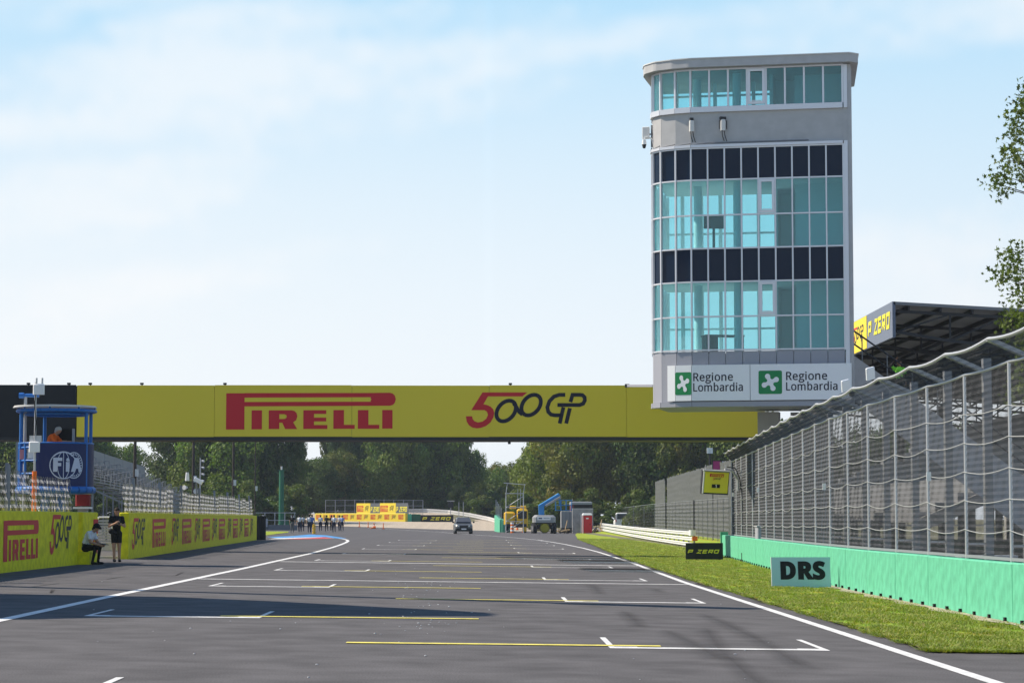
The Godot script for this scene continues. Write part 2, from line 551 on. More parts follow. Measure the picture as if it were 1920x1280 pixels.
# ---------------------------------------------------------------- wire netting, one bay of 1 x 1 m units scaled by its use
func netting(l: float, h: float, pu: float, pv: float, r: float, sag: float) -> ArrayMesh:
	var b := MB.new()
	var nu := int(l / pu); var nv := int(h / pv)
	for i in nu:
		for k in nv:
			var u0 := (i + (0.0 if k % 2 else 1.0)) * pu; var u1 := (i + (1.0 if k % 2 else 0.0)) * pu
			var v0 := k * pv; var v1 := (k + 1) * pv
			var z0 := sag * sin(v0 * 6.0 + u0 * 2.3) * sin(u0 * 7.1 + v0 * 2.0); var z1 := sag * sin(v1 * 6.0 + u1 * 2.3) * sin(u1 * 7.1 + v1 * 2.0)
			var a := Vector3(u0, v0, z0 + (r if k % 2 else -r)); var e := Vector3(u1, v1, z1 - (r if k % 2 else -r))
			b.tube(a, e, r, r, 3, false)
	return b.done()

func soft_strip(pts: Array, w: float, a: float, m: Material, parent: Node, called: String, lift := 0.008) -> void:   # a mark on the asphalt that thins out to its edges
	var b := MB.new()
	b.tinted = true
	var n := pts.size()
	for i in n - 1:
		var p: Vector3 = pts[i]; var q: Vector3 = pts[i + 1]
		var s0: Vector3 = (pts[mini(i + 1, n - 1)] - pts[maxi(i - 1, 0)]); var s1: Vector3 = (pts[mini(i + 2, n - 1)] - p)
		s0.y = 0; s1.y = 0
		s0 = s0.normalized().cross(Vector3.UP) * w; s1 = s1.normalized().cross(Vector3.UP) * w
		var a0 := a * (0.0 if i == 0 else 1.0); var a1 := a * (0.0 if i == n - 2 else 1.0)
		for side in [-1.0, 1.0]:
			var e: Vector3 = p + s0 * side; var g: Vector3 = q + s1 * side
			var up := Vector3(0, lift, 0)
			e.y = gy(e.x, -e.z); g.y = gy(g.x, -g.z)
			var vs := [p + up, q + up, g + up, e + up]
			var al := [a0, a1, 0.0, 0.0]
			for t in [[0, 1, 2], [0, 2, 3]]:
				for i3 in t:
					b.v.push_back(vs[i3]); b.n.push_back(Vector3.UP); b.c.push_back(Color(1, 1, 1, al[i3]))
	obj(called, b, m, parent)

# ---------------------------------------------------------------- ground sheets
const ROAD_EDGE := [[-20, 8.3], [28.4, 8.3], [28.5, 5.4], [60, 5.38], [93, 5.65], [118, 6.1], [141, 6.6], [189, 7.4], [250, 9.5], [296, 11.5], [300, 1.4], [315, -13.0], [340, -31.0], [350, -58.0]]
const WALL_LINE := [[20, 8.15], [37, 8.2], [52, 8.25], [61, 8.5], [70, 8.9], [85, 9.6], [103, 10.5]]

func sheet_between(left: Callable, right: Callable, ds: Array, off: float, cuts := 8) -> MB:
	var b := MB.new()
	for i in ds.size() - 1:
		for k in cuts:
			var q := []
			for e in [[i, k], [i, k + 1], [i + 1, k + 1], [i + 1, k]]:
				var d: float = ds[e[0]]
				var x: float = lerpf(left.call(d), right.call(d), float(e[1]) / cuts)
				q.append(gp(x, d, off))
			b.quad(q[0], q[1], q[2], q[3])
	return b

func steps(a: float, b: float, s: float) -> Array:
	var out := []
	var x := a
	while x < b - 1e-4:
		out.append(x); x += s
	out.append(b)
	return out

func mark(b: MB, x0: float, x1: float, d0: float, d1: float, off := 0.006) -> void:
	b.quad(gp(x0, d0, off), gp(x1, d0, off), gp(x1, d1, off), gp(x0, d1, off))

func ribbon(pts: Array, w: float, off := 0.006) -> MB:      # pts: ground points
	var b := MB.new()
	var l := []; var r := []
	for i in pts.size():
		var t: Vector3 = pts[mini(i + 1, pts.size() - 1)] - pts[maxi(i - 1, 0)]
		t.y = 0
		var s := t.normalized().cross(Vector3.UP) * w * 0.5
		var p: Vector3 = pts[i] - s; var q: Vector3 = pts[i] + s
		l.append(gp(p.x, -p.z, off)); r.append(gp(q.x, -q.z, off))
	for i in pts.size() - 1:
		b.quad(l[i], r[i], r[i + 1], l[i + 1])
	return b

func ground_poly(px: Array, off: float) -> MB:      # polygon of photo pixels laid on the ground
	var b := MB.new()
	var poly := PackedVector2Array()
	for p in px:
		var g := G(p[0], p[1])
		poly.append(Vector2(g.x, -g.z))
	var idx := Geometry2D.triangulate_polygon(poly)
	for i in range(0, idx.size(), 3):
		var q := []
		for k in 3: q.append(gp(poly[idx[i + k]].x, poly[idx[i + k]].y, off))
		if (q[1] - q[0]).cross(q[2] - q[0]).y < 0: b.tri(q[0], q[2], q[1])
		else: b.tri(q[0], q[1], q[2])
	return b

func make_materials() -> void:
	worn(mat("asphalt", 0.083, 0.080, 0.084, 0.95, 0, 0.2), 0.7, 0.72, 1.2, 9.0, 0.8, 1.0, 3, 0.3)
	worn(mat("earth", 0.13, 0.125, 0.08, 0.95, 0, 0.2), 2.0, 0.6, 1.2, 14.0, 0.7, 1.0, 11)
	worn(mat("grass", 0.15, 0.2, 0.042, 0.95, 0, 0.2), 0.5, 0.6, 1.25, 6.0, 0.62, 1.0, 17, 2.0)
	tint_patches(M.grass, Color(1.0, 0.8, 0.62), Color(0.9, 1.0, 0.75), 71)
	worn(mat("gravel", 0.36, 0.31, 0.25, 0.95, 0, 0.2), 0.4, 0.6, 1.2, 8.0, 0.8, 1.0, 23, 1.5)
	worn(mat("concrete", 0.28, 0.28, 0.28, 0.9, 0, 0.3), 0.8, 0.8, 1.1, 5.0, 0.82, 1.0, 31)
	worn(mat("render_wall", 0.42, 0.42, 0.43, 0.9, 0, 0.3), 0.5, 0.94, 1.0, 3.0, 0.93, 1.0, 37)
	worn(mat("wall_yellow", 0.76, 0.61, 0.012, 0.75, 0, 0.35), 0.6, 0.88, 1.05, 2.5, 0.82, 1.0, 41)
	worn(mat("pad_green", 0.105, 0.42, 0.27, 0.7, 0, 0.35), 0.5, 0.9, 1.02, 2.2, 0.84, 1.0, 43)
	mat("banner_yellow", 0.74, 0.585, 0.045, 0.6)
	mat("banner_black", 0.012, 0.013, 0.016, 0.6)
	mat("banner_grey", 0.1, 0.115, 0.14, 0.6)
	mat("logo_red", 0.55, 0.02, 0.03, 0.6)
	mat("logo_dark", 0.012, 0.012, 0.03, 0.6)
	mat("logo_yellow", 0.8, 0.72, 0.05, 0.6)
	worn(mat("paint_white", 0.78, 0.78, 0.78, 0.7), 0.3, 0.75, 1.1, 2.0, 0.82, 1.0, 47)
	worn(mat("paint_yellow", 0.62, 0.5, 0.1, 0.7), 0.3, 0.75, 1.1, 2.0, 0.82, 1.0, 53)
	mat("paint_blue", 0.06, 0.25, 0.55, 0.7)
	mat("paint_red", 0.5, 0.06, 0.06, 0.7)
	mat("steel", 0.5, 0.51, 0.53, 0.45, 0.6)
	mat("galvanised", 0.42, 0.43, 0.45, 0.55, 0.4)
	mat("wire", 0.085, 0.09, 0.097, 0.6, 0.2)
	mat("wire_light", 0.33, 0.34, 0.35, 0.6, 0.2)
	mat("post_grey", 0.2, 0.21, 0.23, 0.6, 0.2)
	mat("dark_steel", 0.035, 0.037, 0.042, 0.6, 0.2)
	mat("black", 0.01, 0.01, 0.011, 0.7)
	mat("rubber", 0.015, 0.015, 0.016, 0.9)
	mat("white", 0.8, 0.8, 0.8, 0.5)
	mat("off_white", 0.6, 0.6, 0.595, 0.6)
	mat("aluminium", 0.62, 0.63, 0.68, 0.4, 0.3)
	mat("sign_white", 0.78, 0.79, 0.82, 0.5)
	mat("sign_teal", 0.42, 0.62, 0.65, 0.5)
	mat("panel_grey", 0.3, 0.31, 0.36, 0.6)
	mat("platform_blue", 0.02, 0.14, 0.45, 0.45)
	mat("drum_navy", 0.012, 0.022, 0.1, 0.5)
	mat("emblem_pale", 0.5, 0.55, 0.68, 0.6)
	mat("orange", 0.8, 0.17, 0.02, 0.7)
	mat("red", 0.55, 0.015, 0.02, 0.5)
	mat("green", 0.02, 0.13, 0.07, 0.6)
	mat("emblem_green", 0.01, 0.22, 0.07, 0.5)
	mat("cable_grey", 0.34, 0.35, 0.36, 0.6)
	mat("beam_grey", 0.24, 0.25, 0.27, 0.6, 0.2)
	mat("fascia_grey", 0.15, 0.18, 0.25, 0.6)
	mat("machine_grey", 0.26, 0.27, 0.28, 0.55)
	mat("machine_blue", 0.02, 0.2, 0.5, 0.45)
	mat("machine_yellow", 0.7, 0.42, 0.02, 0.5)
	mat("wood", 0.3, 0.22, 0.13, 0.8)
	mat("interior", 0.8, 0.81, 0.82, 0.8)
	mat("navy_glass", 0.005, 0.015, 0.038, 0.06, 0, 0.28)
	mat("car_paint", 0.16, 0.17, 0.18, 0.3, 0.5)
	mat("car_dark", 0.012, 0.013, 0.014, 0.5)
	mat("car_glass", 0.01, 0.012, 0.014, 0.05)
	mat("van_white", 0.7, 0.7, 0.7, 0.35)
	mat("lamp_glass", 0.75, 0.78, 0.8, 0.2)
	worn(mat("palisade", 0.16, 0.165, 0.165, 0.8), 0.7, 0.8, 1.1, 3.0, 0.75, 1.0, 59)
	var pane := mat("clear_glass", 0.5, 0.6, 0.6, 0.02)
	pane.transparency = BaseMaterial3D.TRANSPARENCY_ALPHA
	pane.albedo_color.a = 0.06
	var glass := mat("teal_glass", 0.37, 0.86, 0.92, 0.02)
	glass.transparency = BaseMaterial3D.TRANSPARENCY_ALPHA
	glass.albedo_color.a = 0.06
	glass.refraction_enabled = true
	glass.refraction_scale = 0.05
	var leaf := mat("leaf", 1, 1, 1, 0.6, 0, 0.35)
	leaf.vertex_color_use_as_albedo = true
	leaf.backlight_enabled = true
	leaf.backlight = Color(0.78, 0.82, 0.36)
	leaf.cull_mode = BaseMaterial3D.CULL_DISABLED
	mat("bark", 0.09, 0.075, 0.06, 0.9)
	var sk := mat("skin_cloth", 1, 1, 1, 0.75, 0, 0.3)
	sk.vertex_color_use_as_albedo = true
	var st := mat("tyre_mark", 0.03, 0.03, 0.033, 0.8, 0, 0.3)
	st.vertex_color_use_as_albedo = true
	st.transparency = BaseMaterial3D.TRANSPARENCY_ALPHA
	var dirt := mat("dirt", 0.16, 0.125, 0.085, 0.95, 0, 0.2)
	dirt.vertex_color_use_as_albedo = true
	dirt.transparency = BaseMaterial3D.TRANSPARENCY_ALPHA
	var smooth_dark := mat("dark_road", 0.02, 0.022, 0.03, 0.3, 0, 0.5)
	smooth_dark.vertex_color_use_as_albedo = true
	smooth_dark.transparency = BaseMaterial3D.TRANSPARENCY_ALPHA

func make_sky() -> Sky:
	# thin streaked cirrus in a sky that whitens towards the horizon and the sun's side
	var a := FastNoiseLite.new(); a.seed = 12; a.frequency = 3.2; a.fractal_octaves = 6; a.fractal_gain = 0.55
	a.domain_warp_enabled = true; a.domain_warp_amplitude = 0.09; a.domain_warp_frequency = 4.0
	var c := FastNoiseLite.new(); c.seed = 9; c.frequency = 1.6; c.fractal_octaves = 3
	var w := 1280; var h := 640
	var im := Image.create(w, h, false, Image.FORMAT_RGBAF)
	var top := Vector3(0.025, 0.085, 0.27); var high := Vector3(0.085, 0.21, 0.44); var mid := Vector3(0.27, 0.51, 0.70); var low := Vector3(0.635, 0.68, 0.715)
	var sd := to_sun.normalized()
	for y in h:
		var el := (0.5 - (y + 0.5) / h) * PI
		var s := maxf(0.0, sin(el))
		var base := low.lerp(mid, smoothstep(0.02, 0.30, s)).lerp(high, smoothstep(0.26, 0.62, s)).lerp(top, smoothstep(0.5, 1.0, s))
		for x in w:
			var col := base
			if el > -0.02:
				var az := TAU * (x + 0.5) / w
				var dir := Vector3(sin(az) * cos(el), sin(el), -cos(az) * cos(el))
				var k := 0.0
				if s < 0.8:
					var n := a.get_noise_3d(dir.x, dir.y * 5.5 - dir.x * 0.7, dir.z) * 0.5 + 0.5
					var m := c.get_noise_3d(dir.x, dir.y * 2.5, dir.z) * 0.5 + 0.5
					k = smoothstep(0.46, 0.70, n * 0.72 + m * 0.32) * (1.0 - s)
				col = col.lerp(Vector3(0.68, 0.70, 0.72), clampf(k, 0, 1) * 0.8)
				col = col.lerp(Vector3(0.69, 0.705, 0.715), 0.6 * smoothstep(1.55, 1.1, dir.angle_to(sd)) * smoothstep(0.24, 0.04, s))
				col *= lerpf(1.0, 0.55, smoothstep(1.3, 2.7, dir.angle_to(sd)))
			im.set_pixel(x, y, Color(col.x, col.y, col.z))
	im.resize(2560, 1280, Image.INTERPOLATE_CUBIC)
	var m2 := PanoramaSkyMaterial.new()
	m2.panorama = ImageTexture.create_from_image(im)
	var sky := Sky.new()
	sky.sky_material = m2
	return sky

func _ready() -> void:
	rng.seed = 4711
	cam_basis = Basis(Vector3.UP, deg_to_rad(YAW)) * Basis(Vector3.RIGHT, deg_to_rad(PITCH))
	var cam := Camera3D.new()
	cam.name = "camera"
	cam.fov = rad_to_deg(2.0 * atan(640.0 / F))
	cam.near = 0.5; cam.far = 4000.0
	cam.transform = Transform3D(cam_basis, EYE)
	add_child(cam)
	var env := Environment.new()
	env.background_mode = Environment.BG_SKY
	env.sky = make_sky()
	env.background_energy_multiplier = 1.0
	env.tonemap_mode = Environment.TONE_MAPPER_LINEAR
	env.tonemap_exposure = 1.4
	env.sdfgi_enabled = true; env.ssao_enabled = true; env.ssil_enabled = true
	env.fog_enabled = true
	env.fog_density = 0.00014
	env.fog_light_color = Color(0.86, 0.92, 1.0)
	var we := WorldEnvironment.new()
	we.name = "environment"
	we.environment = env
	add_child(we)
	var sun := DirectionalLight3D.new()
	sun.name = "sun"
	sun.light_energy = 1.6
	sun.light_color = Color(1.0, 0.95, 0.87)
	sun.light_angular_distance = 0.53
	sun.shadow_enabled = true
	add_child(sun)
	sun.look_at_from_position(Vector3.ZERO, -to_sun, Vector3.UP)
	make_materials()
	ground_and_road()
	tower()
	bridge()
	right_side()
	left_side()
	far_side()
	trees()
	people()

var to_sun := Vector3(-1.0, 1.0, -0.25)

func ground_and_road() -> void:
	var ds := steps(-20, 100, 30) + steps(104, 280, 16) + steps(286, 402, 4) + [410, 430, 500, 700, 1100, 1800, 2600]
	struct("ground", sheet_between(func(_d): return -16.0, func(_d): return 16.0, ds, -0.04, 12), M.earth)
	var outer := sheet_between(func(_d): return -900.0, func(_d): return -60.0, ds, -0.04, 2)
	var o2 := sheet_between(func(_d): return -60.0, func(_d): return -16.0, ds, -0.04, 8)
	outer.v.append_array(o2.v); outer.n.append_array(o2.n)
	o2 = sheet_between(func(_d): return 16.0, func(_d): return 900.0, ds, -0.04, 2)
	outer.v.append_array(o2.v); outer.n.append_array(o2.n)
	struct("terrain", outer, M.earth)
	var rs := [-20, 0, 20, 28.4, 28.5] + steps(34, 280, 6) + steps(283, 350, 3)
	var road := struct("track", sheet_between(func(_d): return -16.0, func(d): return maxf(-16.0, lerp_path(ROAD_EDGE, d)), rs.filter(func(d): return d <= 320), 0.0, 10), M.asphalt)
	struct("pit_lane", sheet_between(func(_d): return -60.0, func(d): return minf(-16.0, lerp_path(ROAD_EDGE, d)), rs, 0.0, 10), M.asphalt)
	struct("gravel_trap", sheet_between(func(d): return -90.0 if d >= 340 else maxf(-90.0, lerp_path(ROAD_EDGE, d)), func(d): return 6.0 if d > 300 else lerp_path(ROAD_EDGE, d), steps(300, 350, 2.5) + steps(354, 402, 4) + [408], -0.012, 16), M.gravel)
	struct("grass_verge", sheet_between(func(d): return lerp_path(ROAD_EDGE, d) - 0.02, func(d): return lerp_path(WALL_LINE, d) if d < 103 else lerpf(10.5, 17.5, minf(1, (d - 103) / 5.0)), steps(28.5, 294, 2.95), 0.012, 10), M.grass)
	struct("apron", sheet_between(func(d): return lerp_path(WALL_LINE, d) + 0.1, func(_d): return 60.0, steps(-20, 103, 6), -0.012, 6), M.concrete)
	struct("gravel_strip", sheet_between(func(d): return lerp_path(WALL_LINE, d) - 0.28 - 0.12 * sin(d * 1.7), func(d): return lerp_path(WALL_LINE, d) + 0.05, steps(26, 58, 0.6), 0.03, 2), M.gravel)
	struct("grass_island", ground_poly([[440, 1005], [500, 1003.5], [515, 1001.5], [540, 998.2], [541, 996.5], [505, 996.2], [430, 997]], 0.02), M.grass)
	# painted edge lines
	var right := []
	for e in [[10, 4.95], [25, 4.97], [45, 5.0], [60, 5.02], [75, 5.2], [85, 5.35], [97, 5.42], [115, 5.5], [131, 5.4], [150, 5.05], [165, 4.6], [180, 4.0], [198, 2.6], [216, 0.75], [233, -1.2], [250, -3.3], [268, -5.0], [285, -7.4], [300, -11.0], [312, -15.5]]:
		right.append(gp(e[1], e[0]))
	obj("white_line", ribbon(right, 0.16), M.paint_white, road)
	var left := []
	for e in [[8, -6.9], [34, -6.95], [45, -7.03], [70, -7.1], [100, -7.35], [120, -7.75], [131, -8.05], [145, -8.5], [155, -8.95], [163, -9.5], [170, -10.2], [176, -11.2], [182, -12.6], [188, -14.4], [192, -15.8]]:
		left.append(gp(e[1], e[0]))
	obj("white_line", ribbon(left, 0.2), M.paint_white, road)
	for d in [57.6, 80.8]:
		var b := MB.new()
		mark(b, -6.98, 4.95 + (0.3 if d > 70 else 0.0), d, d + (0.34 if d < 70 else 0.55))
		obj("white_line", b, M.paint_white, road)
	# grid boxes: front bar, two side ticks, and a yellow stop line beside each
	for i in 20:
		var d := 28.6 + 8.0 * (i - 1) - 0.7 * ((i + 1) % 2)
		var rt := i % 2 == 1
		var x0 := 1.5 if rt else -6.05
		var x1 := 4.15 if rt else -3.4
		var b := MB.new()
		mark(b, x0, x1, d, d + 0.3)
		mark(b, x0, x0 + 0.075, d + 0.3, d + 2.6)
		mark(b, x1 - 0.075, x1, d + 0.3, d + 2.6)
		mark(b, x0 + 0.075, x0 + 0.35, d + 0.3, d + 0.4)
		mark(b, x1 - 0.35, x1 - 0.075, d + 0.3, d + 0.4)
		obj("grid_box", b, M.paint_white, road)
		b = MB.new()
		if rt: mark(b, -1.7, 2.15, d + 0.44, d + 0.7, 0.010)
		else: mark(b, -4.05, -0.1, d + 0.44, d + 0.7, 0.010)
		obj("yellow_line", b, M.paint_yellow, road)
	# painted chevrons at the end of the pit lane
	obj("blue_paint", ground_poly([[500, 1006.5], [545, 1005], [580, 1001.8], [612, 1003.5], [650, 1009], [632, 1009.5], [612, 1006.5], [560, 1007.5], [520, 1008.5]], 0.006), M.paint_blue, road)
	obj("white_paint", ground_poly([[503, 1010.5], [520, 1008.7], [560, 1007.7], [606, 1006.8], [585, 1008.0], [530, 1010.3]], 0.007), M.paint_white, road)
	obj("red_paint", ground_poly([[530, 1010.4], [585, 1008.1], [606, 1007.0], [625, 1009.4], [560, 1010.6]], 0.008), M.paint_red, road)
	# tyre rubber and smoother dark patches with soft edges
	for s in [[[1320, 1175], [1345, 1215], [1400, 1265], [1460, 1310]], [[1165, 1145], [1185, 1160], [1200, 1178]], [[1310, 1150], [1360, 1170], [1420, 1200], [1520, 1260]], [[1240, 1180], [1290, 1203], [1350, 1238]], [[1105, 1095], [1118, 1105], [1124, 1115]], [[1225, 1103], [1240, 1112]]]:
		var pts := []
		for p in s: pts.append(G(p[0], p[1]))
		var fine := []
		for i in pts.size() - 1:
			for k in 4: fine.append(pts[i].lerp(pts[i + 1], k / 4.0))
		fine.append(pts[-1])
		soft_strip(fine, 0.2, 0.2 if pts[0].distance_to(pts[-1]) < 16.0 else 0.12, M.tyre_mark, road, "tyre_mark")
	for w in [[930, 1150, 1046, 3.2], [1040, 1190, 1052, 5.5], [1080, 1230, 1068, 4.0]]:
		var pts := []
		for k in 9: pts.append(G(lerpf(w[0], w[1] + 30, k / 8.0), w[2] + k * 0.25))
		soft_strip(pts, w[3], 0.75, M.dark_road, road, "dark_patch", 0.011)  # bands darker and smoother than the asphalt, thinning out to their edges
	for s in [[[0, 1098], [60, 1100], [110, 1094], [190, 1095]], [[40, 1110], [95, 1112], [100, 1104]], [[187, 1063], [205, 1061], [230, 1060]], [[290, 1083], [330, 1079], [345, 1072]], [[60, 1092], [130, 1088], [200, 1086], [240, 1080]], [[0, 1125], [80, 1122]]]:
		var pts := []
		for p in s: pts.append(G(p[0], p[1]))
		soft_strip(pts, 0.05, 0.75, M.tyre_mark, road, "tar_crack")
	# soil carried from the verge on to the asphalt
	for k in 60:
		var d := 29.0 + k * 2.2 + rng.randf_range(-0.6, 0.6)
		var x := lerp_path(ROAD_EDGE, d) + rng.randf_range(-0.12, 0.1)
		var pts := []
		for i in 5: pts.append(gp(x + rng.randf_range(-0.04, 0.04), d + i * 0.5))
		soft_strip(pts, rng.randf_range(0.06, 0.16), rng.randf_range(0.4, 0.85), M.dirt, road, "soil_patch", 0.018)
	# crumbs of rubber and grit on the racing line
	var pebble := MB.new()
	pebble.soft(Transform3D(Basis(), Vector3(0, 0.006, 0)), Vector3(0.03, 0.01, 0.022), 0.004)
	var grit := MultiMeshInstance3D.new()
	var mm := MultiMesh.new()
	mm.transform_format = MultiMesh.TRANSFORM_3D
	mm.mesh = pebble.done()
	mm.instance_count = 110
	for i in 110:
		var p := G(rng.randfn(790, 45), rng.randf_range(1065, 1190)) if i < 75 else G(rng.randf_range(100, 1500), rng.randf_range(1060, 1275))
		mm.set_instance_transform(i, Transform3D(Basis(Vector3.UP, rng.randf() * TAU).scaled(Vector3.ONE * rng.randf_range(0.4, 1.2)), p + Vector3(0, 0.002, 0)))
	grit.multimesh = mm
	grit.material_override = M.galvanised
	grit.name = "grit"
	grit.set_meta("kind", "stuff"); grit.set_meta("label", "pale crumbs of grit scattered on the track"); grit.set_meta("category", "grit")
	add_child(grit)
	# grass blades
	var tuft := MB.new()
	for i in 7:
		var a := TAU * i / 7.0 + rng.randf()
		var p := Vector3(cos(a), 0, sin(a)) * rng.randf_range(0.005, 0.045)
		var tip := p * rng.randf_range(1.2, 2.6) + Vector3(0, rng.randf_range(0.018, 0.04), 0)
		var s := Vector3(-sin(a), 0, cos(a)) * 0.006
		tuft.tri(p - s, p + s, tip)
	var gm := MultiMesh.new()
	gm.transform_format = MultiMesh.TRANSFORM_3D
	gm.use_colors = true
	gm.mesh = tuft.done()
	var spots := []
	var patch := FastNoiseLite.new()
	patch.seed = 8; patch.frequency = 0.35; patch.fractal_octaves = 3
	for i in 52000:
		var d := 28.4 + 170.0 * pow(rng.randf(), 1.9)
		var x0 := lerp_path(ROAD_EDGE, d)
		var x1 := lerp_path(WALL_LINE, d) if d < 103 else 12.5 + (d - 103) * 0.012
		var x := lerpf(x0 - 0.06, x1, pow(rng.randf(), 1.15))
		if d < 58 and x > x1 - 0.3 and rng.randf() < 0.75: continue
		if patch.get_noise_2d(x * 3.0, d) > 0.12 and rng.randf() < 0.88: continue
		if x < x0 + 0.25 and patch.get_noise_2d(x * 9.0, d * 5.0) > 0.0: continue
		spots.append([x, d])
	gm.instance_count = spots.size()
	for i in spots.size():
		var s := rng.randf_range(0.7, 1.5)
		gm.set_instance_transform(i, Transform3D(Basis(Vector3.UP, rng.randf() * TAU).scaled(Vector3(s * 1.6, s, s * 1.6)), gp(spots[i][0], spots[i][1], 0.012)))
		var dry := rng.randf() * rng.randf()
		gm.set_instance_color(i, Color(0.2, 0.285, 0.04).lerp(Color(0.40, 0.33, 0.13), dry) * rng.randf_range(0.7, 1.3))
	var gi := MultiMeshInstance3D.new()
	gi.multimesh = gm
	gi.material_override = M.leaf
	gi.name = "grass"
	gi.set_meta("kind", "stuff"); gi.set_meta("label", "short green grass growing on the verge beside the track"); gi.set_meta("category", "grass")
	add_child(gi)

# ---------------------------------------------------------------- the glazed control tower
var plan := []          # front outline from its right corner round to the left side, as Vector3 at y = 0
var plan_out := []      # outward direction of each stretch

func wall(b: MB, a: Vector3, e: Vector3, out: Vector3, y0: float, y1: float, t: float, proud := 0.0) -> MB:
	var x := (e - a).normalized()
	var mid := (a + e) * 0.5 + out * (proud - t * 0.5)
	mid.y = (y0 + y1) * 0.5
	return b.box(Transform3D(Basis(x, Vector3.UP, x.cross(Vector3.UP)), mid), Vector3(a.distance_to(e), y1 - y0, t))

func floor_plate(b: MB, poly: PackedVector2Array, y0: float, y1: float) -> MB:
	return b.prism(poly, Transform3D(Basis(Vector3(1, 0, 0), Vector3(0, 0, -1), Vector3.UP), Vector3(0, y1, 0)), y1 - y0)

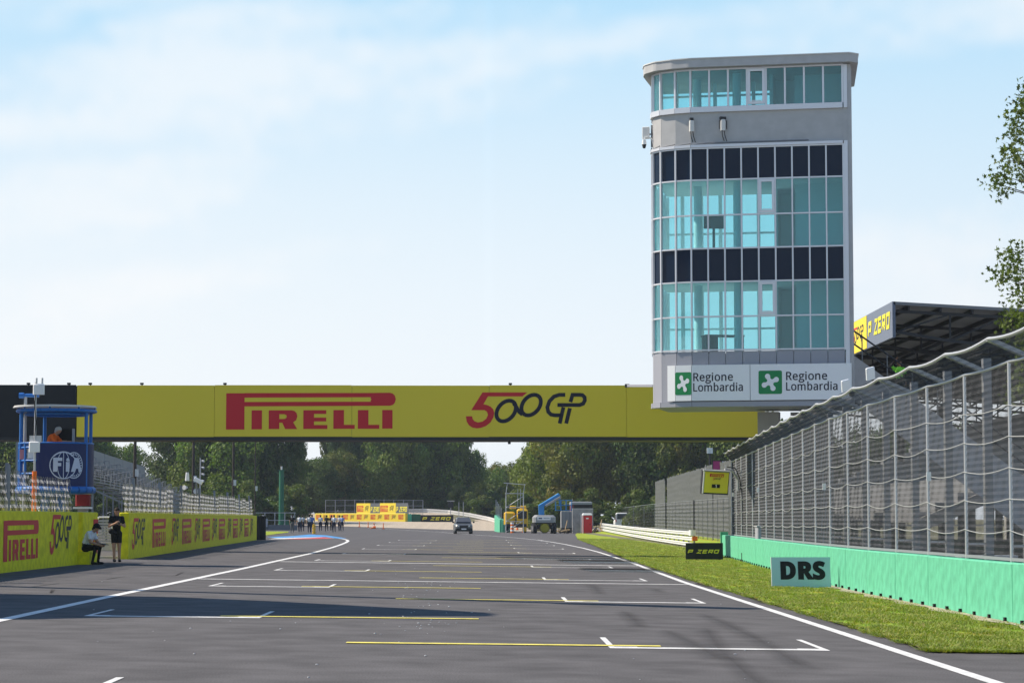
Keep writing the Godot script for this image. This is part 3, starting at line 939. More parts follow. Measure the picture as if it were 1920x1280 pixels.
func tower() -> void:
	var corner := P(1597, 400, 86)
	corner.y = 0
	var t12 := deg_to_rad(12)
	var along := Vector3(-cos(t12), 0, -sin(t12)); var out := Vector3(-sin(t12), 0, cos(t12))
	var widths := [0.28]; var turns := [12.0]
	for i in 9: widths.append(0.625); turns.append(12.0)
	widths.append_array([0.61, 0.65, 0.56, 0.5]); turns.append_array([24.0, 36.0, 62.0, 90.0])
	var p := corner
	plan = [p]
	for i in widths.size():
		var a := deg_to_rad(turns[i])
		p += Vector3(-cos(a), 0, -sin(a)) * widths[i]
		plan.append(p); plan_out.append(Vector3(-sin(a), 0, cos(a)))
	var depth := 4.8
	var bl := p - out * (depth - (corner - p).dot(out)); var br := corner - out * depth + along * 0.4
	var poly := PackedVector2Array()
	for q in plan: poly.append(Vector2(q.x, -q.z))
	poly.append(Vector2(bl.x, -bl.z)); poly.append(Vector2(br.x, -br.z))
	var inner: PackedVector2Array = Geometry2D.offset_polygon(poly, -0.16)[0]
	var roofed: PackedVector2Array = Geometry2D.offset_polygon(poly, 0.3, Geometry2D.JOIN_ROUND)[0]
	var base := Vector3((corner.x + bl.x) * 0.5, 0, (corner.z + bl.z) * 0.5)
	var T := thing("control_tower", "grey control tower with curved teal glass front overhanging the track edge", "tower")
	var n := plan.size()
	# concrete: right pier, back, band, roof, underside
	var b := MB.new()
	wall(b, plan[0] - along * 0.02, plan[0] + along * 0.1, out, 5.7, 18.24, 0.5)
	obj("pier", b, M.render_wall, T)
	b = MB.new()
	wall(b, br, corner - out * 0.5, Vector3(1, 0, 0), 5.7, 18.24, 0.25)
	obj("side_wall", b, M.render_wall, T)
	b = MB.new()
	for i in range(0, n - 1):
		wall(b, plan[i], plan[i + 1], plan_out[i], 15.4, 16.62, 0.2, -0.04 if i > 0 else -0.02)
	obj("band", b, M.render_wall, T)
	var roof := obj("roof", floor_plate(MB.new(), roofed, 18.27, 18.58), M.render_wall, T)
	obj("roof_cap", floor_plate(MB.new(), Geometry2D.offset_polygon(poly, 0.33, Geometry2D.JOIN_ROUND)[0], 18.582, 18.62), M.off_white, roof)
	for y in [[15.45, 16.5], [14.12, 15.0], [10.35, 11.35], [7.0, 7.62], [5.68, 5.9]]:
		obj("floor_slab", floor_plate(MB.new(), inner, y[0], y[1]), M.interior if y[0] > 6 else M.panel_grey, T)
	# back and left walls: solid towards the right, glazed towards the left
	var back_along := along
	var blen := br.distance_to(bl)
	var left_dir := (bl - p).normalized()
	var br_full := br; var bl_full := bl
	for lv in [[16.5, 18.26], [11.35, 14.12], [7.62, 10.35]]:
		br = br_full + out * (1.6 if lv[0] > 16 else 0.0); bl = bl_full + out * (1.6 if lv[0] > 16 else 0.0)
		b = MB.new()
		wall(b, br, br + back_along * 2.7, -out, lv[0], lv[1], 0.2)
		wall(b, br + back_along * 2.7, bl, -out, lv[0], lv[0] + 0.25, 0.2)
		for k in 7:
			var u := 2.7 + (blen - 2.7) * k / 6.0
			wall(b, br + back_along * (u - 0.06), br + back_along * (u + 0.06), -out, lv[0], lv[1], 0.22)
		wall(b, br + back_along * 2.7, bl, -out, lv[0] + 1.25, lv[0] + 1.32, 0.1)
		wall(b, p, bl, Vector3(-cos(t12), 0, -sin(t12)), lv[0], lv[0] + 0.25, 0.2)
		for k in 5:
			var q := p.lerp(bl, k / 4.0)
			wall(b, q - left_dir * 0.06, q + left_dir * 0.06, Vector3(-cos(t12), 0, -sin(t12)), lv[0], lv[1], 0.2)
		obj("back_wall", b, M.interior, T)
		for k in 6:
			var u0 := 2.7 + (blen - 2.7) * k / 6.0 + 0.07
			var u1 := 2.7 + (blen - 2.7) * (k + 1) / 6.0 - 0.07
			obj("glass_pane", wall(MB.new(), br + back_along * u0, br + back_along * u1, -out, lv[0] + 0.26, lv[1] - 0.02, 0.02, -0.03), M.clear_glass, T)
		for k in 4:
			obj("glass_pane", wall(MB.new(), p.lerp(bl, k / 4.0) + left_dir * 0.07, p.lerp(bl, (k + 1) / 4.0) - left_dir * 0.07, Vector3(-cos(t12), 0, -sin(t12)), lv[0] + 0.26, lv[1] - 0.02, 0.02, -0.03), M.clear_glass, T)
		b = MB.new()
		wall(b, br + back_along * 2.7 + out * 0.2, br + back_along * 2.7 + out * 1.6, along, lv[0], lv[1], 0.12)
		wall(b, corner + along * 0.3 - out * 2.0, corner + along * 2.2 - out * 2.0, out, lv[0], lv[1], 0.12)
		obj("partition", b, M.interior, T)
		for k in 2:
			var q := corner + along * (4.3 + 1.6 * k) - out * (1.2 + 0.9 * k)
			obj("column", MB.new().tube(Vector3(q.x, lv[0], q.z), Vector3(q.x, lv[1], q.z), 0.16, 0.16, 12), M.interior, T)
	# curtain wall
	var ys := [15.27, 14.08, 12.76, 11.52, 10.28, 8.99, 7.75]
	for r in 6:
		var dark := r == 0 or r == 3
		for i in range(1, n - 1):
			var e0: Vector3 = plan[i]; var e1: Vector3 = plan[i + 1]
			var dir := (e1 - e0).normalized()
			obj("spandrel_panel" if dark else "glass_pane", wall(MB.new(), e0 + dir * 0.02, e1 - dir * 0.02, plan_out[i], ys[r + 1] + 0.02, ys[r] - 0.02, 0.02, -0.05), M.navy_glass if dark else M.teal_glass, T)
			if i == 5 and (r == 1 or r == 4):
				casement(T, e0 + dir * 0.03, e1 - dir * 0.03, plan_out[i], ys[r + 1] + 0.04, ys[r] - 0.04)
	for i in range(1, n):
		var o: Vector3 = (plan_out[i - 1] + plan_out[mini(i, n - 2)]).normalized()
		var dir := o.cross(Vector3.UP)
		obj("mullion", wall(MB.new(), plan[i] - dir * 0.028, plan[i] + dir * 0.028, o, 7.7, 15.3, 0.1, 0.02), M.aluminium, T)
	for r in 7:
		b = MB.new()
		for i in range(1, n - 1):
			wall(b, plan[i], plan[i + 1], plan_out[i], ys[r] - 0.028, ys[r] + 0.028, 0.09, 0.012)
		obj("transom", b, M.aluminium, T)
	b = MB.new()
	wall(b, plan[0] + along * 0.105, plan[1] - along * 0.03, out, 5.75, 15.4, 0.12, 0.03)
	for i in range(1, n - 1): wall(b, plan[i], plan[i + 1], plan_out[i], 15.3, 15.4, 0.12, 0.06)
	obj("frame", b, M.aluminium, T)
	# cabin under the roof
	var cab := [plan[1]]
	var cab_out := []
	for i in 8:
		cab.append(plan[1] + along * (5.625 * (i + 1) / 8.0)); cab_out.append(out)
	for i in range(11, n): cab.append(plan[i]); cab_out.append(plan_out[i - 1])
	for i in cab.size() - 1:
		var dir: Vector3 = (cab[i + 1] - cab[i]).normalized()
		obj("glass_pane", wall(MB.new(), cab[i] + dir * 0.03, cab[i + 1] - dir * 0.03, cab_out[i], 16.84, 18.2, 0.02, -0.05), M.teal_glass, T)
		if i == 4: casement(T, cab[i] + dir * 0.04, cab[i + 1] - dir * 0.04, out, 16.86, 18.18)
		obj("mullion", wall(MB.new(), cab[i] - dir * 0.035, cab[i] + dir * 0.035, cab_out[i], 16.82, 18.26, 0.1, 0.02), M.aluminium, T)
	b = MB.new()
	for i in cab.size() - 1:
		wall(b, cab[i], cab[i + 1], cab_out[i], 16.62, 16.82, 0.14, 0.05)
		wall(b, cab[i], cab[i + 1], cab_out[i], 18.19, 18.26, 0.1, 0.012)
	wall(b, plan[0] + along * 0.105, plan[1] - along * 0.04, out, 16.62, 18.24, 0.1, 0.03)
	obj("frame", b, M.aluminium, T)
	# grey cladding below the glass and its seams
	for i in range(1, n - 1):
		var dir: Vector3 = (plan[i + 1] - plan[i]).normalized()
		obj("cladding_panel", wall(MB.new(), plan[i] + dir * 0.012, plan[i + 1] - dir * 0.012, plan_out[i], 5.85, 7.7, 0.06, -0.02), M.panel_grey, T)
	b = MB.new()
	for i in range(0, n - 1): wall(b, plan[i], plan[i + 1], plan_out[i], 5.66, 5.84, 0.25, 0.06)
	obj("sill_beam", b, M.panel_grey, T)
	# legs behind the fence
	for u in [[1.4, 1.5], [3.4, 3.6], [2.2, 4.2]]:
		var q: Vector3 = corner + along * u[0] - out * u[1]
		obj("leg", MB.new().box(Transform3D(Basis(along, Vector3.UP, along.cross(Vector3.UP)), Vector3(q.x, 2.7, q.z)), Vector3(0.8, 5.8, 0.8)), M.render_wall, T)
	# desk and chair behind the lower glass
	var dk := thing("desk", "dark desk standing behind the lower storey glass of the tower", "desk", corner + along * 4.9 - out * 1.3 + Vector3(0, 7.62, 0))
	dk.rotation.y = deg_to_rad(12)
	obj("desk_top", MB.new().at(0, 0.74, 0, 1.5, 0.05, 0.7), M.black, dk)
	obj("drawer_box", MB.new().at(-0.5, 0.36, 0, 0.45, 0.7, 0.6), M.black, dk)
	for s in [-0.3, 0.3]: obj("leg", MB.new().at(0.7, 0.36, s, 0.05, 0.72, 0.05), M.black, dk)
	var mo := thing("monitor", "dark monitor on a stand behind the tower's upper glass", "monitor", corner + along * 5.2 - out * 1.2 + Vector3(0, 11.3, 0))
	obj("screen", MB.new().at(0, 1.35, 0, 0.75, 0.5, 0.06), M.black, mo)
	obj("pole", MB.new().tube(Vector3.ZERO, Vector3(0, 1.1, 0), 0.05), M.black, mo)
	obj("foot", MB.new().at(0, 0.02, 0, 0.7, 0.04, 0.5), M.black, mo)
	# sign boards with the region's emblem
	for k in 2:
		var S := thing("sign_board", ["white sign with green emblem, wrapped round the tower's curved corner", "flat white sign with green emblem beside the tower's right pier"][k], "sign")
		b = MB.new()
		if k == 0:
			wall(b, plan[1] + along * 3.48, plan[10] + along * 0.0, out, 5.88, 7.2, 0.06, 0.1)
			var c0: Vector3 = plan[10] + plan_out[10] * 0.001
			var dir: Vector3 = (plan[11] - plan[10]).normalized()
			wall(b, c0, plan[11], plan_out[10], 5.88, 7.2, 0.06, 0.1)
			wall(b, plan[11], plan[11] + (plan[12] - plan[11]).normalized() * 0.33, plan_out[11], 5.88, 7.2, 0.06, 0.1)
			obj("board", b, M.sign_white, S)
			emblem(S, Transform3D(Basis(-dir, Vector3.UP, plan_out[10]), plan[11] + plan_out[10] * 0.106 - dir * -0.02 + Vector3(0, 6.1, 0)), 0.64, 0.84)
			var f := Transform3D(Basis(-along, Vector3.UP, out), plan[10] + out * 0.106)
			words("Regione", f.translated_local(Vector3(0.02, 6.5, 0)), 0.41, M.logo_dark, S, false, 1.02, 0.35)
			words("Lombardia", f.translated_local(Vector3(0.02, 6.12, 0)), 0.41, M.logo_dark, S, false, 0.94, 0.35)
		else:
			wall(b, plan[0] + along * 0.05, plan[1] + along * 3.46, out, 5.88, 7.2, 0.06, 0.1)
			obj("board", b, M.sign_white, S)
			var f := Transform3D(Basis(-along, Vector3.UP, out), plan[1] + along * 3.46 + out * 0.106)
			emblem(S, f.translated_local(Vector3(0.3, 6.1, 0)), 0.86, 0.86)
			words("Regione", f.translated_local(Vector3(1.27, 6.5, 0)), 0.41, M.logo_dark, S, false, 1.04, 0.35)
			words("Lombardia", f.translated_local(Vector3(1.27, 6.12, 0)), 0.41, M.logo_dark, S, false, 0.96, 0.35)
	# fittings on the concrete band
	for k in 2:
		var q: Vector3 = P([1289, 1350][k], 232, 86) 
		var u: float = (corner - q).dot(-along) if false else (q - corner).dot(along)
		var c := corner + along * u + out * 0.06
		var A := thing("antenna_box", ["narrow grey antenna box with two cables on the tower's concrete band", "grey antenna box with dark clamps and looped cables on the concrete band"][k], "antenna", c + Vector3(0, 15.8, 0))
		A.rotation.y = deg_to_rad(12)
		obj("casing", MB.new().soft(Transform3D(Basis(), Vector3(0, 0.3, 0.05)), Vector3(0.17, 0.42, 0.12), 0.02), M.off_white, A)
		obj("bracket", MB.new().at(0, 0.56, 0.03, 0.13 + 0.1 * k, 0.1, 0.12), M.dark_steel, A)
		for s in [-1, 1]:
			obj("cable", MB.new().path([Vector3(0.04 * s, 0.1, 0.05), Vector3(0.05 * s + 0.03, -0.1, 0.04), Vector3(0.1 + 0.05 * s, -0.3, 0.03)], 0.014), M.black, A)
			if k == 1: obj("clamp", MB.new().path([Vector3(0.07 * s, 0.5, 0.05), Vector3(0.14 * s, 0.45, 0.05), Vector3(0.14 * s, 0.15, 0.05)], 0.016), M.dark_steel, A)
	b = MB.new()
	for i in range(3, n - 1):
		b.tube(plan[i] + plan_out[i] * 0.03 + Vector3(0, 15.46, 0), plan[i + 1] + plan_out[i] * 0.03 + Vector3(0, 15.46 - (0.06 if i > 8 else 0.0), 0), 0.022)
	var cc := obj("cable_run", b, M.post_grey)
	tag(cc, "grey cables clipped along the foot of the tower's concrete band", "cable")
	var side: Vector3 = plan[n - 1]
	var A2 := thing("panel_antenna", "flat white panel antenna on the tower's left corner", "antenna", side + Vector3(-0.1, 15.85, 0.15))
	obj("panel", MB.new().soft(Transform3D(Basis(Vector3.UP, -0.3), Vector3(-0.12, 0.25, 0)), Vector3(0.28, 0.46, 0.08), 0.02), M.off_white, A2)
	obj("arm", MB.new().tube(Vector3(0.02, 0.2, 0), Vector3(0.3, 0.2, -0.1), 0.03), M.post_grey, A2)
	obj("pole", MB.new().tube(Vector3(0.1, -0.3, 0), Vector3(0.1, 0.55, 0), 0.035), M.post_grey, A2)
	var C := thing("dome_camera", "white dome surveillance camera hanging from a bent arm on the tower", "camera", P(1208, 270, 88.5))
	obj("housing", MB.new().tube(Vector3(0, -0.02, 0), Vector3(0, 0.16, 0), 0.09, 0.07, 12), M.white, C)
	obj("dome", MB.new().tube(Vector3(0, -0.16, 0), Vector3(0, -0.02, 0), 0.05, 0.085, 12), M.black, C)
	obj("arm", MB.new().path([Vector3(0, 0.15, 0), Vector3(0.02, 0.27, 0), Vector3(0.16, 0.28, 0), Vector3(0.3, 0.2, -0.05), Vector3(0.36, 0.0, -0.1)], 0.025), M.white, C)

func casement(T: Node, a: Vector3, e: Vector3, out: Vector3, y0: float, y1: float) -> void:
	var dir := (e - a).normalized()
	var b := MB.new()
	wall(b, a, a + dir * 0.09, out, y0, y1, 0.07, 0.06); wall(b, e - dir * 0.09, e, out, y0, y1, 0.07, 0.06)
	wall(b, a + dir * 0.09, e - dir * 0.09, out, y0, y0 + 0.1, 0.07, 0.06); wall(b, a + dir * 0.09, e - dir * 0.09, out, y1 - 0.09, y1, 0.07, 0.06)
	wall(b, a + dir * 0.12, e - dir * 0.12, out, y0 + 0.11, y0 + 0.135, 0.03, 0.1)
	obj("casement", b, M.aluminium, T)

func emblem(parent: Node, f: Transform3D, w: float, h: float) -> void:
	var r := 0.06
	var ring := []
	for c in [[w - r, r, -90], [w - r, h - r, 0], [r, h - r, 90], [r, r, 180]]:
		for k in 5:
			var a: float = deg_to_rad(c[2] + k * 22.5)
			ring.append(Vector2(c[0] + r * cos(a), c[1] + r * sin(a)))
	obj("emblem", MB.new().sheet(PackedVector2Array(ring), f), M.emblem_green, parent)
	var b := MB.new()
	var g := f * Transform3D(Basis.from_scale(Vector3(w, h, 1)), Vector3(0, 0, 0.004))
	for i in 4:
		var a := 0.42 + TAU * i / 4.0
		var dir := Vector2(cos(a), sin(a)); var sd := dir.orthogonal()
		var c := Vector2(0.5, 0.5)
		var poly := PackedVector2Array([c])      # an arm that swells into a round lobe
		poly.append(c + dir * 0.09 + sd * 0.10); poly.append(c + dir * 0.16 + sd * 0.075)
		for k in 9:
			var t := lerpf(2.2, -2.2, k / 8.0)
			poly.append(c + dir * (0.28 + 0.115 * cos(t)) + sd * 0.115 * sin(t))
		poly.append(c + dir * 0.16 - sd * 0.075); poly.append(c + dir * 0.09 - sd * 0.10)
		b.sheet(poly, g.translated_local(Vector3(0, 0, 0.0005 * i)))
	obj("emblem_cross", b, M.sign_white, parent)

# ---------------------------------------------------------------- the bridge over the track
func bridge() -> void:
	var d := 102.0
	var y0 := P(900, 819, d).y; var y1 := P(900, 722.5, d).y
	var xl := -32.0; var xm := P(143, 770, d).x; var xr := P(1432, 770, d).x
	var B := thing("footbridge", "long bridge over the track clad in yellow banners with one black end", "bridge")
	var b := MB.new()
	b.at((xl + xr) / 2, y0 - 0.06, -d - 1.3, xr - xl, 0.16, 2.5); b.at((xl + xr) / 2, y1 - 0.1, -d - 1.3, xr - xl, 0.14, 2.5)
	for k in 16:
		b.at(lerpf(xl, xr, (k + 0.5) / 16.0), (y0 + y1) / 2, -d - 0.2, 0.12, y1 - y0 - 0.3, 0.12); b.at(lerpf(xl, xr, (k + 0.5) / 16.0), (y0 + y1) / 2, -d - 2.4, 0.12, y1 - y0 - 0.3, 0.12)
	obj("girder", b, M.dark_steel, B)
	for k in 5:
		var u0 := lerpf(xm, xr, k / 5.0); var u1 := lerpf(xm, xr, (k + 1) / 5.0) - 0.012
		obj("yellow_banner", MB.new().at((u0 + u1) / 2, (y0 + y1) / 2 + 0.012 * (k % 2), -d - 0.06 - 0.002 * (k % 2), u1 - u0, y1 - y0, 0.05), M.banner_yellow, B)
	obj("yellow_banner", MB.new().at((xm + xr) / 2, (y0 + y1) / 2, -d - 2.52, xr - xm, y1 - y0, 0.05), M.banner_yellow, B)
	obj("black_banner", MB.new().at((xl + xm) / 2 - 0.02, (y0 + y1) / 2, -d - 0.05, xm - xl - 0.04, y1 - y0 + 0.03, 0.06), M.banner_black, B)
	obj("black_banner", MB.new().at((xl + xm) / 2 - 0.02, (y0 + y1) / 2, -d - 2.52, xm - xl - 0.04, y1 - y0, 0.06), M.banner_black, B)
	obj("end_panel", MB.new().at(xr + 0.04, (y0 + y1) / 2, -d - 1.3, 0.05, y1 - y0, 2.5), M.banner_yellow, B)
	var z := -d + 0.03 - 0.06
	var f := Transform3D(Basis(), Vector3(0, 0, z))
	var a := P(423, 805, d); var e := P(742, 736, d)
	obj("lettering", long_p_word(f.translated_local(Vector3(a.x, a.y, 0)), e.y - a.y, (e.x - a.x) / (4.652 * (e.y - a.y))), M.logo_red, B)
	a = P(873.5, 803, d); e = P(1100.5, 735.5, d)
	var s := (e.x - a.x) / (3.36 * (e.y - a.y))
	obj("lettering", five_red(f.translated_local(Vector3(a.x, a.y, 0)), e.y - a.y, s), M.logo_red, B)
	obj("lettering", hundred_dark(f.translated_local(Vector3(a.x, a.y, 0)), e.y - a.y, s), M.logo_dark, B)
	for x in [xl + 1.0, xr - 0.3]:
		for k in 2:
			obj("leg", MB.new().at(x, (y0 - 0.14 + gy(x, d)) / 2 - 0.1, -d - 0.35 - 1.9 * k, 0.35, y0 - 0.14 - gy(x, d) + 0.2, 0.35), M.galvanised, B)
	for px in [52, 128, 168, 265, 421, 957]:
		var q := P(px, 722, d)
		var L := thing("spotlight", "small dark spotlight clamped on top of the bridge", "spotlight", Vector3(q.x, y1, -d - 0.1), "spotlights along the bridge's top edge")
		obj("head", MB.new().at(0, 0.07, 0.04, 0.14, 0.08, 0.12), M.black, L)
		obj("bracket", MB.new().at(0, 0.015, 0, 0.05, 0.05, 0.08), M.black, L)
	var h := thing("spotlight", "small dark lamp hanging under the bridge", "spotlight", Vector3(P(955, 822, d).x, y0 - 0.14, -d - 0.15))
	obj("head", MB.new().at(0, -0.1, 0, 0.12, 0.12, 0.12), M.black, h)
	obj("bracket", MB.new().at(0, -0.02, 0, 0.04, 0.06, 0.04), M.black, h)
	var rail := thing("strut", "grey steel strut running from the tower over the bridge banner", "strut")
	var q0 := P(1176, 723, 98); var q1 := P(1226, 723, 96)
	obj("beam", MB.new().bar(q0, q1, 0.1, 0.1), M.panel_grey, rail)
	obj("end_plate", MB.new().box(Transform3D(Basis(), q0), Vector3(0.18, 0.14, 0.16)), M.dark_steel, rail)

# ---------------------------------------------------------------- right of the track
func right_side() -> void:
	# green barrier of padded blocks, with the tall catch fence standing behind it
	var W := thing("barrier_wall", "low mint green barrier wall of long smooth panels along the grass", "wall")
	var Fn := thing("catch_fence", "tall steel mesh catch fence with arms leaning over the green wall", "fence")
	var net := netting(3.56, 3.2, 0.065, 0.055, 0.0035, 0.008)
	var tip_net := netting(3.56, 0.5, 0.06, 0.055, 0.003, 0.0)
	var k0 := -3; var k1 := 18
	var prev := {}
	for k in range(k0, k1 + 1):
		var d0 := 36.9 + 3.6 * k; var d1 := d0 + 3.6
		var a := gp(lerp_path(WALL_LINE, d0), d0); var e := gp(lerp_path(WALL_LINE, d1), d1)
		var dir := (e - a); dir.y = 0
		dir = dir.normalized()
		var out := dir.cross(Vector3.UP) * -1.0      # towards the track
		if out.x > 0: out = -out
		var mid := (a + e) * 0.5 - out * 0.15
		var fr := Transform3D(Basis(dir, Vector3.UP, dir.cross(Vector3.UP)), mid + Vector3(0, 0.465 + rng.randf_range(-0.004, 0.004), 0) - out * rng.randf_range(0.0, 0.012))
		obj("panel", MB.new().soft(fr, Vector3(3.572, 0.97, 0.3), 0.02), M.pad_green, W)
		for s in 3:
			var q := a.lerp(e, (s + 0.4) / 3.0) + out * 0.012
			obj("drain_block", MB.new().box(Transform3D(Basis(dir, Vector3.UP, dir.cross(Vector3.UP)), q + Vector3(0, 0.045, 0)), Vector3(0.09, 0.09, 0.05)), M.black, W)
		# fence bay between two posts, offset from the panel seams
		var pd := d0 + 0.9
		var pa := gp(lerp_path(WALL_LINE, pd), pd) - out * 0.2; var pe := gp(lerp_path(WALL_LINE, pd + 3.6), pd + 3.6) - out * 0.2
		var bdir := (pe - pa).normalized()
		var arm := out * 0.33 + Vector3(0, 0.36, 0)
		var top := pa + Vector3(0, 4.15, 0); var tope := pe + Vector3(0, 4.15, 0)
		var post := obj("post", MB.new().tube(pa + Vector3(0, 0.85, 0), top, 0.03, 0.03, 8), M.steel, Fn)
		var beam := pa - out * 0.42 + bdir * 0.15
		obj("beam", MB.new().box(Transform3D(Basis(bdir, Vector3.UP, bdir.cross(Vector3.UP)), beam + Vector3(0, 2.2, 0)), Vector3(0.18, 4.5, 0.14)), M.beam_grey, Fn)
		obj("arm", MB.new().bar(beam + Vector3(0, 4.25, 0) + out * 0.1, top + arm, 0.12, 0.07), M.galvanised, Fn)
		obj("stay", MB.new().bar(pa + Vector3(0, 1.2, 0), beam + Vector3(0, 1.2, 0), 0.04, 0.04), M.galvanised, Fn)
		if k == k1: continue
		var r1 := []; var r2 := []
		for s in 7:
			var dip := Vector3(0, -sin(s / 6.0 * PI), 0)
			r1.append(top.lerp(tope, s / 6.0) + dip * 0.03); r2.append((top + arm).lerp(tope + arm, s / 6.0) + dip * 0.06)
		obj("top_rail", MB.new().path(r1, 0.026, 7), M.steel, Fn)
		obj("outer_rail", MB.new().path(r2, 0.03, 7), M.steel, Fn)
		obj("foot_rail", MB.new().bar(pa + Vector3(0, 0.99, 0), pe + Vector3(0, 0.99, 0), 0.05, 0.05), M.beam_grey, Fn)
		for c in 5:
			var pts := []
			var yy := 1.45 + c * 0.5
			var dip := rng.randf_range(0.03, 0.1)
			for s in 7: pts.append(pa.lerp(pe, s / 6.0) + Vector3(0, yy - sin(s / 6.0 * PI) * dip, 0) + out * 0.035)
			obj("cable", MB.new().path(pts, 0.008, 5), M.cable_grey, Fn)
		var nm := obj("mesh", net, M.wire, Fn)
		nm.transform = Transform3D(Basis(bdir * (pa.distance_to(pe) / 3.6), Vector3.UP * 0.985, bdir.cross(Vector3.UP)), pa + Vector3(0, 1.0, 0))
		nm.set_meta("kind", "stuff")
		var tm := obj("mesh", tip_net, M.wire, Fn)
		tm.transform = Transform3D(Basis(bdir * (pa.distance_to(pe) / 3.6), arm.normalized() * 0.98, bdir.cross(arm.normalized())), top)
		tm.set_meta("kind", "stuff")
	# end face of the barrier and the slot in it
	var ed := 36.9 + 3.6 * 19
	obj("end_post", MB.new().at(lerp_path(WALL_LINE, ed) + 0.12, 0.42, -ed - 0.1, 0.34, 1.1, 0.12), M.pad_green, W)
	var sl := P(1392, 1046, 92)
	obj("slot", MB.new().at(lerp_path(WALL_LINE, 92) + 0.005, sl.y, -92.0, 0.04, 0.4, 0.12), M.black, W)
	for s in [[1548, 912, 60], [1423, 918, 84], [1757, 893, 44.5], [1369, 927, 100]]:
		var q := P(s[0], s[1], s[2])
		var x: float = lerp_path(WALL_LINE, s[2]) + 0.12
		var tg := obj("tag_plate", MB.new().box(Transform3D(Basis(Vector3.UP, 0.2), Vector3(x, q.y, q.z)), Vector3(0.09, 0.17, 0.012)), M.white)
		tag(tg, "small white plate tied to the mesh of the catch fence", "plate", "white plates on the catch fence")
	# grid number board held out from the fence
	var NB := thing("number_board", "yellow grid number board on a bent arm in front of the fence", "sign", P(1342, 903, 95))
	NB.rotation.y = deg_to_rad(9)
	var tilt := Basis(Vector3.RIGHT, deg_to_rad(10)) * Basis(Vector3.BACK, deg_to_rad(-2.5))
	obj("case", MB.new().soft(Transform3D(tilt, Vector3(0, 0, -0.13)), Vector3(1.13, 0.98, 0.24), 0.03), M.dark_steel, NB)
	obj("rim", MB.new().box(Transform3D(tilt, Vector3(-0.5, 0, 0.0)), Vector3(0.05, 0.94, 0.06)), M.white, NB)
	obj("face", MB.new().box(Transform3D(tilt, Vector3(0.03, -0.03, 0)), Vector3(0.98, 0.84, 0.03)), M.logo_yellow, NB)
	obj("hood", MB.new().box(Transform3D(tilt, Vector3(0.02, 0.44, 0.08)), Vector3(1.1, 0.05, 0.2)), M.galvanised, NB)
	for x in [-0.4, 0.42]: obj("bracket", MB.new().bar(Vector3(x, 0.46, 0), Vector3(x, 0.68, 0), 0.035, 0.035), M.galvanised, NB)
	var nf := Transform3D(tilt, Vector3.ZERO)
	obj("lettering", long_p_word(nf.translated_local(Vector3(-0.26, 0.2, 0.032)), 0.125, 1.0), M.logo_red, NB)
	obj("lettering", five_red(nf.translated_local(Vector3(-0.13, 0.07, 0.032)), 0.1, 1.0), M.logo_red, NB)
	obj("lettering", hundred_dark(nf.translated_local(Vector3(-0.13, 0.07, 0.032)), 0.1, 1.0), M.logo_dark, NB)
	obj("number_screen", MB.new().box(Transform3D(tilt, nf * Vector3(0.02, -0.17, 0.03)), Vector3(0.33, 0.14, 0.02)), M.black, NB)
	words("1", nf.translated_local(Vector3(-0.02, -0.27, 0.044)), 0.17, M.white, NB, true)
	obj("arm", MB.new().path([Vector3(0.4, 0.5, -0.1), Vector3(0.75, 0.45, -0.15), Vector3(0.98, 0.1, -0.2), Vector3(0.98, -0.35, -0.2)], 0.05), M.galvanised, NB)
	obj("cable", MB.new().path([Vector3(0.5, 0.6, -0.1), Vector3(0.85, 0.55, -0.1), Vector3(1.05, 0.1, -0.12), Vector3(1.15, -0.9, -0.12), Vector3(1.22, -1.8, -0.15)], 0.022), M.black, NB)
	# boards standing on the grass
	var g := G(1321, 1050)
	var PZ := thing("track_board", "black board with yellow slanted letters standing on the grass", "sign", g)
	var pr := P(1356, 1050, -g.z).x - P(1286, 1050, -g.z).x
	obj("board", MB.new().soft(Transform3D(Basis(), Vector3(0, 0.34, 0)), Vector3(pr, 0.7, 0.05), 0.008), M.banner_black, PZ)
	obj("lettering", caps("P ZERO", Transform3D(Basis(), Vector3(-0.66, 0.27, 0.031)), 0.152, 1.15, 0.4), M.logo_yellow, PZ)
	for s in [-0.6, 0.6]: obj("prop", MB.new().bar(Vector3(s, 0.6, -0.04), Vector3(s, 0.0, -0.35), 0.05, 0.03), M.wood, PZ)
	g = G(1503, 1102)
	var DR := thing("letter_board", "pale blue folding board with large black letters on the grass", "sign", g)
	DR.rotation.y = deg_to_rad(3)
	var dw := P(1558, 1102, -g.z).x - P(1447, 1102, -g.z).x
	var lean := Basis(Vector3.RIGHT, deg_to_rad(-9))
	obj("front_board", MB.new().box(Transform3D(lean, Vector3(0, 0.36, 0)), Vector3(dw, 0.73, 0.02)), M.sign_teal, DR)
	obj("back_board", MB.new().box(Transform3D(Basis(Vector3.RIGHT, deg_to_rad(9)), Vector3(0.01, 0.36, -0.14)), Vector3(dw, 0.73, 0.02)), M.green, DR)
	obj("edge_strip", MB.new().box(Transform3D(lean, Vector3(-dw / 2 - 0.008, 0.36, 0)), Vector3(0.015, 0.735, 0.03)), M.white, DR)
	var wd := words("DRS", Transform3D(lean, Vector3(0, 0.36, 0)).translated_local(Vector3(-0.55, -0.3, 0.014)), 0.54, M.black, DR, true, 1.08, 1.3)
